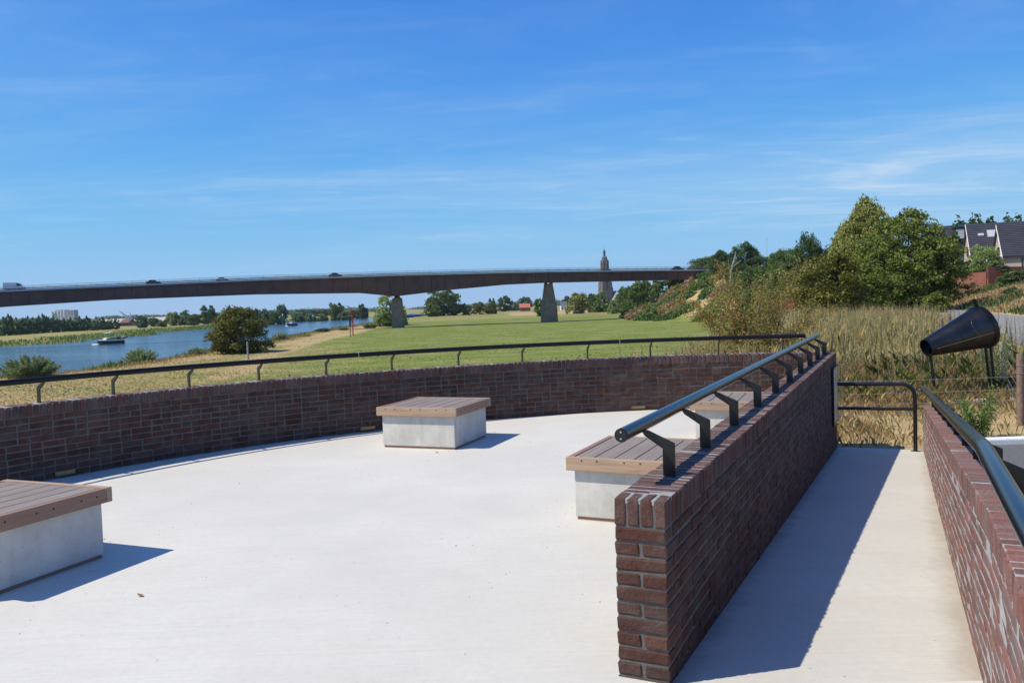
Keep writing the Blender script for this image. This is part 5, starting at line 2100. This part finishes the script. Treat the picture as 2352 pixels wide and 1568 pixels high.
p = at_z(254, 789, WATER_Z)
bo = empty('motor_boat', p, R(232))
tag(bo, 'cream and black motor cruiser with raised canopy sailing under the bridge', 'boat')
hull(8.6, 3.0, 0.95).build('hull', m_hull, bo)
MB().box((-0.2, 0, 1.28), (7.2, 2.7, 0.16)).build('deck', m_cream, bo, bevel=0.03)
MB().prism([(-1.6, 1.36), (2.1, 1.36), (1.7, 1.95), (-1.6, 2.05)], -1.05, 1.05, lambda u, v, d: (u, d, v)).build('cabin', m_cream, bo, bevel=0.05)
for sg in (-1, 1):
    MB().prism([(-1.3, 1.55), (1.5, 1.55), (1.35, 1.85), (-1.3, 1.92)], sg * 1.05, sg * 1.07, lambda u, v, d: (u, d, v)).build('side_window', m_glass, bo)
    for u in (-2.6, 1.2):
        MB().tube([(u, sg * 1.05, 1.4), (u + 0.15, sg * 1.05, 3.55)], 0.05, 6).build('canopy_post', m_cream, bo)
MB().prism([(-3.3, 3.5), (-0.5, 3.72), (1.5, 3.55), (1.5, 3.65), (-0.5, 3.85), (-3.3, 3.62)], -1.2, 1.2, lambda u, v, d: (u, d, v)).build('canopy', m_cream, bo)
MB().box((-2.6, 0, 1.75), (1.2, 1.7, 0.8)).build('cockpit_seat', m_hull, bo, bevel=0.05)
MB().tube([(-4.3, -1.0, 1.2), (-5.3, -0.2, 1.9), (-5.3, 0.9, 1.9)], 0.28, 8).build('dinghy', m_hull, bo)
MB().tube([(2.4, 0, 1.35), (2.4, 0, 3.9)], 0.03, 5).build('mast', m_wire, bo)
for sg in (-1, 1):
    MB().tube([(4.2, 0.1 * sg, 1.85), (3.0, sg * 0.9, 1.75), (1.5, sg * 1.25, 1.7)], 0.03, 5).build('bow_rail', m_wire, bo)
fo = MB().lathe([(1.1, -0.05), (0.7, 0.12), (0.1, 0.2)], 12).build('bow_wave', m_foam, bo)
fo.location = (5.0, 0, 0.0)
fo.scale = (1.3, 1.0, 1)
p = at_z(670, 770 - 22, WATER_Z)
sb = empty('small_boat', (p.x, p.y, WATER_Z), R(250))
tag(sb, 'small dark boat with white wheelhouse far up the river', 'boat')
hull(9, 3.2, 1.3).build('hull', m_hull, sb)
MB().box((-0.6, 0, 2.1), (3.0, 2.2, 1.6)).build('wheelhouse', m_cream, sb, bevel=0.08)
MB().box((-0.6, 0, 2.5), (3.04, 2.24, 0.5)).build('window_band', m_glass, sb)
MB().tube([(0.5, 0, 2.9), (0.5, 0, 4.6)], 0.06, 5).build('mast', m_wire, sb)
fo = MB().lathe([(1.2, -0.05), (0.7, 0.15), (0.1, 0.22)], 12).build('bow_wave', m_foam, sb)
fo.location = (5.0, 0, 0)
for px, w, lab, mt_ in ((921, 20, 'moored barge with dark hull just right of the first pier', m_hull), (957, 28, 'bright blue moored barge far behind the first pier', m_bluehull)):
    p = at_y(px, 730, 660)
    q = empty('moored_barge', (p.x, 660, WATER_Z), R(8))
    tag(q, lab, 'boat', 'barges moored far up the river')
    L = w / FPX * 660 * 1.6
    hull(L, 4.2, 2.0).build('hull', m_hull, q)
    MB().box((-L * 0.05, 0, 2.6), (L * 0.8, 3.9, 1.0)).build('side_band', mt_, q, bevel=0.1)
    MB().box((-L * 0.3, 0, 3.8), (L * 0.22, 3.4, 1.4)).build('wheelhouse', m_white, q, bevel=0.1)
    MB().tube([(L * 0.2, 0, 3), (L * 0.2, 0, 6)], 0.1, 5).build('mast', m_redp, q)
p = at_z(314, 822 - 24, WATER_Z)
dk = empty('duck', at_z(315, 815, WATER_Z))
tag(dk, 'tiny dark water bird floating below the motor boat', 'bird')
MB().lathe([(0.05, -0.1), (0.3, 0.0), (0.34, 0.18), (0.15, 0.36), (0.02, 0.38)], 10).build('body', m_hull, dk, True).scale = (2.0, 1, 1)
MB().tube([(0.45, 0, 0.2), (0.6, 0, 0.6), (0.85, 0, 0.62)], [0.12, 0.12, 0.04], 8).build('neck_and_head', m_hull, dk, True)

# ------------------------------------------------------------------ far buildings
m_silo = plain('white_silo', (0.68, 0.67, 0.66), 0.7, var=0.08, nscale=0.3)
m_siloend = plain('grey_silo_block', (0.36, 0.37, 0.42), 0.7, var=0.12, nscale=0.3)
m_sgreen = plain('green_sign', (0.05, 0.42, 0.12), 0.5)
m_slime = plain('lime_sign', (0.35, 0.55, 0.08), 0.5)
m_slate = plain('slate_roof', (0.10, 0.11, 0.13), 0.6, var=0.2, nscale=0.4)
m_shedroof = plain('pale_shed_roof', (0.46, 0.42, 0.38), 0.7, var=0.15, nscale=0.2)
m_shedwall = plain('green_grey_shed_wall', (0.22, 0.28, 0.25), 0.7, var=0.2, nscale=0.2)
m_brickred = plain('red_brick_far', (0.28, 0.10, 0.07), 0.8, var=0.2, nscale=0.5)
m_shedred = plain('dull_red_roof', (0.16, 0.07, 0.055), 0.8, var=0.2, nscale=0.5)
m_crane = plain('crane_grey', (0.30, 0.33, 0.38), 0.6, var=0.2)
YS = 900
a = at_y(121, 736, YS)
b_ = at_y(174, 736, YS)
ztop = at_y(147, 713, YS).z
si = empty('grain_silo', (a.x, YS, -5.5))
tag(si, 'white grain silos with green signs rising behind the poplar row', 'silo')
wd = b_.x - a.x
for i in range(5):
    x = wd * (0.05 + 0.125 * i)
    MB().tube([(x, -2 + 0.4 * i, 0), (x, -2 + 0.4 * i, ztop + 5.5 - (0.8 if i == 0 else 0))], wd * 0.066, 16).build('silo_tube', m_silo, si, True)
MB().box((wd * 0.82, 2, (ztop + 5.5) / 2), (wd * 0.36, 8, ztop + 5.5 + 0.6)).build('head_house', m_siloend, si)
for i in range(2):
    for k in range(2):
        MB().box((wd * (0.76 + 0.13 * i), -2.05, (ztop + 5.5) * (0.72 + 0.16 * k)), (1.0, 0.15, 1.1)).build('window', m_slate, si)
MB().box((wd * 0.45, 0, ztop + 5.5 + 0.5), (wd * 0.5, 2.0, 1.0)).build('conveyor', m_siloend, si)
MB().box((wd * 0.175, -3.5, ztop + 5.5 - 4.6), (1.9, 0.3, 3.0)).build('green_sign', m_sgreen, si)
MB().box((wd * 0.175, -3.5, ztop + 5.5 - 7.6), (1.9, 0.3, 1.6)).build('lime_sign', m_slime, si)

YK = 600
k0 = at_y(299, 752, YK)
kr = empty('harbour_crane', (k0.x, YK, -5.5))
tag(kr, 'grey harbour crane with raised lattice jib above the sheds', 'crane')
zc2 = at_y(299, 732, YK).z + 5.5
MB().box((0, 0, zc2 * 0.35), (2.6, 2.6, zc2 * 0.7)).build('tower', m_crane, kr)
MB().box((0, 0, zc2 + 0.2), (4.2, 3.2, 3.4)).build('machine_house', m_crane, kr, bevel=0.1)
MB().box((-2.3, -0.6, zc2 - 0.4), (1.2, 1.4, 1.6)).build('cab', m_white, kr)
tip = at_y(274, 715, YK) - Vector((k0.x, YK, -5.5))
tip.y = 0
for dy in (-0.5, 0.5):
    for dz in (0.0, 0.9):
        MB().bar((-1.5, dy, zc2 + 1.2 + dz), (tip.x, dy * 0.3, tip.z + dz * 0.2), 0.22, 0.22).build('jib_chord', m_crane, kr)
MB().tube([(0.5, 0, zc2 + 1.8), (0.6, 0, zc2 + 4.4)], 0.3, 6).build('a_frame', m_crane, kr)
MB().tube([(0.6, 0, zc2 + 4.4), (tip.x, 0, tip.z)], 0.07, 5).build('stay_cable', m_crane, kr)


def shed(label, px0, px1, yeave, yridge, Y, roof, wall, depth=26, name='warehouse'):
    a, b_ = at_y(px0, yeave, Y), at_y(px1, yeave, Y)
    zg = Hs((a.x + b_.x) / 2, Y) - 0.5
    root = empty(name, ((a.x + b_.x) / 2, Y, zg))
    tag(root, label, 'building')
    L = b_.x - a.x
    he = (a.z + b_.z) / 2 - zg
    hr_ = at_y((px0 + px1) / 2, yridge, Y).z - zg
    MB().box((0, depth / 2, he / 2), (L, depth, he)).build('wall', wall, root)
    MB().prism([(-0.6, he - 0.1), (depth / 2, hr_), (depth + 0.6, he - 0.1), (depth / 2, hr_ - 0.35)], -L / 2 - 0.5, L / 2 + 0.5, lambda u, v, d: (d, u, v)).build('roof', roof, root)
    MB().prism([(0, he), (depth / 2, hr_ - 0.3), (depth, he)], -L / 2, L / 2, lambda u, v, d: (d, u, v)).build('gable', wall, root)
    nwin = max(2, int(L / 6))
    for i in range(nwin):
        MB().box((-L / 2 + L * (i + 0.5) / nwin, -0.05, he * 0.5), (L / nwin * 0.45, 0.1, he * 0.4)).build('window', m_slate, root)
    return root


shed('long shed with pale roof left of the harbour crane', 215, 283, 741, 733, 640, m_shedroof, m_brickred)
shed('dark red gabled shed directly beside the harbour crane', 276, 294, 741, 733, 585, m_shedred, m_hull, 12)
shed('long shed with pale roof right of the harbour crane', 300, 372, 738, 729, 650, m_shedroof, m_shedwall)
shed('small grey-roofed building among the trees right of the sheds', 368, 388, 733, 727, 660, m_slate, m_silo, 14)
m_redtile = plain('red_roof_tiles', (0.42, 0.13, 0.07), 0.8, var=0.2, nscale=0.6)
shed('farmhouse with bright red tiled roof far beyond the meadow', 1194, 1217, 706, 697, 720, m_redtile, m_brickred, 14, 'farmhouse')
shed('small white-walled house peeping out just right of the second pier', 1288, 1302, 702, 692, 680, m_slate, m_white, 12, 'white_house')

# church
YT = 1250.0
ct = at_y(1391, 690, YT)
ch = empty('church', (ct.x, YT, -3.5))
tag(ch, 'gothic church with tall tower and lantern spire behind the bridge', 'church')
m_stone = plain('tower_stone', (0.17, 0.145, 0.13), 0.85, var=0.25, nscale=0.12)
m_stoned = plain('tower_stone_dark', (0.06, 0.055, 0.055), 0.85, var=0.25, nscale=0.2)
m_lead = plain('lead_roof', (0.08, 0.09, 0.11), 0.5, var=0.2, nscale=0.2)


def zt_(y): return at_y(1390, y, YT).z + 3.5


def tbox(name, w, z0, z1, mat, par=None, rz=0.3):
    return MB().box((0, 0, (z0 + z1) / 2), (w, w, z1 - z0), rz).build(name, mat, par or ch)


lw = tbox('lower_tower', 16.5, 0, zt_(667), m_stone)
md = tbox('middle_tower', 14.6, zt_(667), zt_(640), m_stone)
tbox('upper_tower', 13.4, zt_(640), zt_(621), m_stone)
for z0, w in ((zt_(667), 17.4), (zt_(640), 15.6), (zt_(621), 14.6)):
    tbox('cornice', w, z0 - 0.4, z0 + 0.7, m_stone)
oc = MB().lathe([(5.9, zt_(621)), (5.7, zt_(600)), (6.2, zt_(599.5)), (6.2, zt_(598))], 8, a0=0.3).build('octagon', m_stone, ch)
for k in range(8):
    a = 0.3 + 2 * math.pi * (k + 0.5) / 8
    MB().box((5.35 * math.cos(a), 5.35 * math.sin(a), (zt_(619) + zt_(603)) / 2), (0.5, 2.0, zt_(603) - zt_(619)), a).build('belfry_opening', m_stoned, oc)
    a2 = 0.3 + 2 * math.pi * k / 8
    MB().tube([(6.3 * math.cos(a2), 6.3 * math.sin(a2), zt_(621)), (6.3 * math.cos(a2), 6.3 * math.sin(a2), zt_(601)), (6.3 * math.cos(a2), 6.3 * math.sin(a2), zt_(597))], [0.55, 0.5, 0.05], 6).build('pinnacle', m_stone, oc)
MB().lathe([(5.4, zt_(598)), (4.6, zt_(595)), (4.5, zt_(592)), (3.3, zt_(589.5)), (2.0, zt_(588))], 8, a0=0.3).build('bell_roof', m_lead, ch)
MB().lathe([(1.75, zt_(588)), (1.6, zt_(580)), (2.0, zt_(579.5)), (2.0, zt_(579))], 8).build('lantern', m_stoned, ch)
MB().lathe([(1.5, zt_(579)), (2.1, zt_(577)), (1.2, zt_(574.5)), (0.4, zt_(573)), (0.12, zt_(569)), (0.05, zt_(566))], 8).build('onion_spire', m_lead, ch)
for k in range(4):
    a = 0.3 + k * math.pi / 2
    ca, sa = math.cos(a), math.sin(a)
    MB().box((7.3 * ca, 7.3 * sa, (zt_(664) + zt_(646)) / 2), (0.4, 3.2, zt_(646) - zt_(664)), a).build('tall_window', m_stoned, md)
    for dy in (-6.9, 6.9):
        MB().box((7.3 * ca - dy * sa, 7.3 * sa + dy * ca, zt_(667) + 6), (1.6, 1.6, 12), a).build('buttress', m_stone, md)
st_ = MB().tube([(10.5, 0, 0), (10.5, 0, zt_(664)), (10.5, 0, zt_(657))], [1.6, 1.5, 0.1], 8).build('stair_turret', m_lead, ch)
MB().prism([(-9, zt_(690)), (0, zt_(668.5)), (9, zt_(690))], 12, 44, lambda u, v, d: (d, u, v)).build('nave_roof', m_slate, ch)
MB().box((28, 0, zt_(690) / 2), (32, 17, zt_(690))).build('nave_wall', m_stone, ch)
MB().prism([(-8.0, zt_(690)), (0, zt_(670)), (8.0, zt_(690))], 9.5, 11.8, lambda u, v, d: (d * 0.6 + 10 + u, -10 + d * 0.05, v)).build('transept_gable', m_white, ch)
MB().tube([(26, 0, zt_(669)), (26, 0, zt_(664)), (26, 0, zt_(661))], [0.6, 0.5, 0.05], 6).build('ridge_turret', m_lead, ch)

# ------------------------------------------------------------------ houses on the embankment
m_tile = None


def tile_mat():
    m, nt, b = mat_new('dark_roof_tiles')
    P = nd(nt, 'ShaderNodeTexCoord').outputs['Object']
    c = ramp(nt, noise(nt, P, 1.2, 5, 0.7), [(0.3, (0.035, 0.035, 0.048)), (0.7, (0.055, 0.054, 0.070))])
    nt.links.new(c, b.inputs['Base Color'])
    b.inputs['Roughness'].default_value = 0.55
    return m


m_tile = tile_mat()
m_beige = plain('beige_brick_wall', (0.47, 0.41, 0.33), 0.85, var=0.12, nscale=2.5, bstr=0.3, bdist=0.01)
m_frame = plain('dark_window_frame', (0.03, 0.03, 0.035), 0.4)
m_pane = plain('window_pane', (0.10, 0.14, 0.18), 0.05, var=0.3, nscale=0.5)
m_wpane = plain('curtained_pane', (0.45, 0.48, 0.50), 0.2, var=0.15, nscale=1)


def house(label, X0, Ye, Wd, zb, ze, zr, half, rows, dormer, extras):
    root = empty('row_house', (X0, Ye, zb), R(-21))
    tag(root, label, 'house', 'dark-roofed houses on the embankment')
    he, hr_ = ze - zb, zr - zb
    MB().box((Wd / 2, half, he / 2), (Wd, 2 * half, he)).build('wall', m_beige, root)
    gb = MB().prism([(0.0, he), (half, hr_ - 0.25), (2 * half, he)], 0.0, 0.25, lambda u, v, d: (d, u, v)).build('gable_wall', m_beige, root)
    MB().prism([(0.0, he), (half, hr_ - 0.25), (2 * half, he)], Wd - 0.25, Wd, lambda u, v, d: (d, u, v)).build('gable_wall', m_beige, root)
    ov = 0.35
    sl = (hr_ - he) / half
    th_ = 0.22
    rf = MB().prism([(-ov, he - ov * sl), (half, hr_), (2 * half + ov, he - ov * sl), (2 * half + ov, he - ov * sl - th_), (half, hr_ - th_ * 1.3), (-ov, he - ov * sl - th_)], -0.3, Wd + 0.3, lambda u, v, d: (d, u, v)).build('roof', m_tile, root)
    # tile courses on the front slope, each proud of the one above
    n = rows
    dirv = Vector((0, half + ov, hr_ - he + ov * sl))
    ln = dirv.length
    dv = dirv / ln
    nv = Vector((0, -dv.z, dv.y))
    for i in range(n):
        a = Vector((0, -ov, he - ov * sl)) + dv * (ln * i / n)
        b2 = Vector((0, -ov, he - ov * sl)) + dv * (ln * (i + 1) / n)
        vs = []
        for x in (-0.32, Wd + 0.32):
            vs += [Vector((x, 0, 0)) + a + nv * 0.012, Vector((x, 0, 0)) + a + nv * 0.085, Vector((x, 0, 0)) + b2 + nv * 0.03, Vector((x, 0, 0)) + b2 + nv * 0.004]
        MB().add(vs, [(0, 1, 2, 3), (7, 6, 5, 4), (0, 4, 5, 1), (1, 5, 6, 2), (2, 6, 7, 3), (3, 7, 4, 0)]).build('tile_course', m_tile, rf)
    MB().prism([(-ov - 0.02, he - ov * sl - 0.10), (half, hr_ + 0.02), (half, hr_ - 0.28), (-ov - 0.02, he - ov * sl - 0.36)], -0.38, -0.31, lambda u, v, d: (d, u, v)).build('verge_board', m_white, rf)
    for (dx, dw, z0, z1) in dormer:
        yb0 = (z0 - he) / sl
        dm = MB().box((dx, yb0 + 1.2, (z0 + z1) / 2), (dw, 2.7, z1 - z0)).build('dormer', m_frame, rf)
        MB().box((dx, yb0 + 1.1, z1 + 0.08), (dw + 0.3, 3.0, 0.16)).build('dormer_roof', m_tile, rf)
        MB().box((dx - dw * 0.24, yb0 - 0.17, (z0 + z1) / 2), (dw * 0.40, 0.06, (z1 - z0) * 0.78)).build('dormer_pane', m_wpane, rf)
        MB().box((dx + dw * 0.24, yb0 - 0.17, (z0 + z1) / 2), (dw * 0.40, 0.06, (z1 - z0) * 0.78)).build('dormer_pane', m_pane, rf)
    for (dx, zz, w_, h_) in extras:
        yb0 = (zz - he) / sl
        c = Vector((dx, yb0, zz)) + nv * 0.1
        m = Matrix((Vector((1, 0, 0)), dv, nv)).transposed()
        MB().box(c, (w_, h_, 0.12), mat=m).build('skylight_frame', m_siloend, rf)
        MB().box(c + nv * 0.05, (w_ * 0.7, h_ * 0.7, 0.06), mat=m).build('skylight_pane', m_wpane, rf)
    for i, (wx, ww) in enumerate(((Wd * 0.3, 1.6), (Wd * 0.7, 2.0))):
        f = MB().box((wx, -0.03, he * 0.52), (ww, 0.12, he * 0.8)).build('window', m_frame, root)
        MB().box((wx, -0.10, he * 0.52), (ww - 0.25, 0.06, he * 0.8 - 0.25)).build('pane', m_pane, f)
    MB().box((-0.04, half, he + 0.5), (0.12, 1.4, 1.2)).build('gable_window', m_frame, gb)
    return root


hA = at_y(2309, 583, 115)
zg_ = at_y(2330, 620, 115).z
house('nearest dark-tiled house with large dormer at the right edge', hA.x - 0.1, 115, 9.5, zg_ - 0.3, hA.z, at_y(2286, 517, 119.2).z, 4.2, 18, [(4.6, 2.6, hA.z - zg_ + 1.9, hA.z - zg_ + 4.2)], [])
hB = at_y(2234, 585, 124)
house('middle dark-tiled house with a skylight, behind the pale shrub', hB.x, 124, 9.5, zg_ - 0.3, hB.z, at_y(2222, 516, 128.5).z, 4.4, 18, [], [(3.0, hB.z - zg_ + 3.4, 1.3, 1.5), (1.5, hB.z - zg_ + 3.3, 0.8, 0.5)])
hC = at_y(2168, 572, 133)
house('farthest dark-tiled house with wide dormer, half hidden by the oak', hC.x, 133, 9.5, zg_ - 0.2, hC.z, at_y(2190, 519, 137.5).z, 4.4, 16, [(3.2, 2.9, hC.z - zg_ + 1.6, hC.z - zg_ + 3.6)], [])
# awning
aw = empty('awning', (0, 0, 0))
tag(aw, 'white sloping awning stretched out at the gable of the nearest house', 'awning')
a0, a1 = at_y(2311, 585, 116), at_y(2266, 602.5, 112.5)
a2, a3 = at_y(2311, 585, 116) + Vector((0, 2.6, 0)), at_y(2266, 602.5, 112.5) + Vector((0, 2.8, 0))
mb = MB().add([a0, a1, a3, a2] + [q - Vector((0, 0, 0.08)) for q in (a0, a1, a3, a2)], [(0, 1, 2, 3), (7, 6, 5, 4), (0, 4, 5, 1), (1, 5, 6, 2), (2, 6, 7, 3), (3, 7, 4, 0)])
mb.build('canvas', m_white, aw)
MB().box((a1 + a3) / 2 - Vector((0, 0, 0.1)), (0.14, (a3 - a1).y, 0.3)).build('valance', m_white, aw)
MB().tube([a1 - Vector((0, 0, 0.1)), a1 - Vector((0, 0, 2.6))], 0.05, 6).build('support_post', m_frame, aw)
# retaining wall
rt = empty('retaining_wall', (0, 0, 0))
tag(rt, 'terracotta brick retaining wall below the garden of the houses', 'wall')
c0, c1, c2 = at_y(2190, 636, 118), at_y(2267.5, 624, 108), at_y(2352, 612, 112)
for (p, q) in ((c0, c1), (c1, c2)):
    zt2 = max(p.z, q.z)
    n = 12
    for i in range(n):
        z = zt2 - 0.13 * (i + 0.5)
        MB().bar((p.x, p.y, z), (q.x, q.y, z), 0.30 + (0.012 if i % 2 else 0.0), 0.118).build('brick_course', m_brickred, rt)
    MB().bar((p.x, p.y, zt2 - 1.4), (q.x, q.y, zt2 - 1.4), 0.26, 2.75).build('wall_core', m_brickred, rt)
# garden plants
plant('garden_shrub', 'pale green flowering shrub between the two nearest houses', 'shrub', 2262, 565, 66, 112, 'round', L_bright, near=True, ybase=632)
plant('garden_bush', 'dark garden bush left of the pale flowering shrub', 'bush', 2222, 600, 44, 114, 'shrub', L_hedge, ybase=636)
plant('clipped_hedge', 'clipped dark hedge on top of the retaining wall under the awning', 'hedge', 2295, 611, 52, 110, 'shrub', L_hedge, ybase=630)
plant('embankment_shrub', 'spreading green juniper on the embankment right of the retaining wall', 'shrub', 2335, 622, 90, 100, 'shrub', L_hedge, ybase=652)
plant('embankment_shrub', 'grey-green bush lower on the embankment at the right edge', 'shrub', 2330, 662, 80, 84, 'shrub', L_hedge, ybase=704)
plant('embankment_shrub', 'brown dry bush on the embankment below the retaining wall', 'shrub', 2225, 648, 60, 104, 'shrub', L_brown, ybase=676)
plant('embankment_shrub', 'small brown dry bush by the road at the oak foot', 'shrub', 2190, 660, 40, 100, 'shrub', L_brown, ybase=690)

# ------------------------------------------------------------------ grit and leaves on the paving
rgq = np.random.default_rng(99)
n = 1300
gx = rgq.uniform(-5, 4.5, n)
gy = 1.2 + 10.5 * rgq.uniform(0, 1, n) ** 0.8
inside = (np.hypot(gx - CC.x, gy - CC.y) < 7.5) & ((gx - left0.x) * NW.x + (gy - left0.y) * NW.y < -0.03)
cl = np.sin(gx * 2.1 + np.cos(gy * 1.3)) + np.sin(gy * 1.7) + rgq.normal(size=n) * 0.8
inside &= cl > 0.1
gx, gy = gx[inside], gy[inside]
n = len(gx)
tet = np.array([[1, 0, 0], [-0.6, 0.8, 0], [-0.5, -0.9, 0], [0.05, 0.0, 0.9]])
rr = rgq.uniform(0.002, 0.0055, n) * np.where(rgq.uniform(0, 1, n) < 0.06, 1.8, 1.0)
an = rgq.uniform(0, 6.283, n)
ca, sa = np.cos(an), np.sin(an)
vx = np.stack([np.stack([(tet[k, 0] * ca - tet[k, 1] * sa) * rr + gx, (tet[k, 0] * sa + tet[k, 1] * ca) * rr * 0.8 + gy, tet[k, 2] * rr + 0.0005], 1) for k in range(4)], 1)
tri = np.array([(0, 1, 3), (1, 2, 3), (2, 0, 3)])
fcs = (np.arange(n)[:, None, None] * 4 + tri[None]).reshape(-1, 3)
m_grit = plain('grit', (0.13, 0.12, 0.105), 0.9, var=0.4, nscale=200)
stuff(obj('floor_grit', np_tri_mesh('floor_grit', vx.reshape(-1, 3), fcs), m_grit), 'tiny dark grit scattered over the pale terrace paving', 'grit')
m_dleaf = plain('dead_leaf', (0.22, 0.12, 0.06), 0.8, var=0.3, nscale=60)
for px, py, lab in ((1003, 1038, 'small dead leaf on the paving before the middle bench'), (323, 1674 * 0.8167, 'small dead leaf on the paving right of the left bench shadow')):
    q = at_z(px, py, 0.004)
    lf = MB().add([(-0.022, 0, 0), (-0.008, -0.010, 0.006), (0.012, -0.009, 0.005), (0.026, 0.002, 0.010), (0.010, 0.010, 0.004), (-0.008, 0.011, 0.007), (0.001, 0, 0.001)], [(0, 1, 6), (1, 2, 6), (2, 3, 6), (3, 4, 6), (4, 5, 6), (5, 0, 6)]).build('fallen_leaf', m_dleaf)
    lf.location = q
    lf.rotation_euler = (0, 0, px)
    tag(lf, lab, 'leaf', 'fallen leaves on the terrace')

# ------------------------------------------------------------------ summer haze
hm = bpy.data.materials.new('haze_air')
hm.use_nodes = True
hn = hm.node_tree
hn.nodes.remove(hn.nodes['Principled BSDF'])
pv = hn.nodes.new('ShaderNodeVolumePrincipled')
pv.inputs['Color'].default_value = (0.80, 0.88, 1.0, 1)
pv.inputs['Density'].default_value = 0.00006
pv.inputs['Anisotropy'].default_value = 0.2
hn.links.new(pv.outputs[0], hn.nodes['Material Output'].inputs['Volume'])
hzb = MB().box((0, 1200, 46), (12600, 10600, 112)).build('haze', hm)
hzb['kind'] = 'stuff'
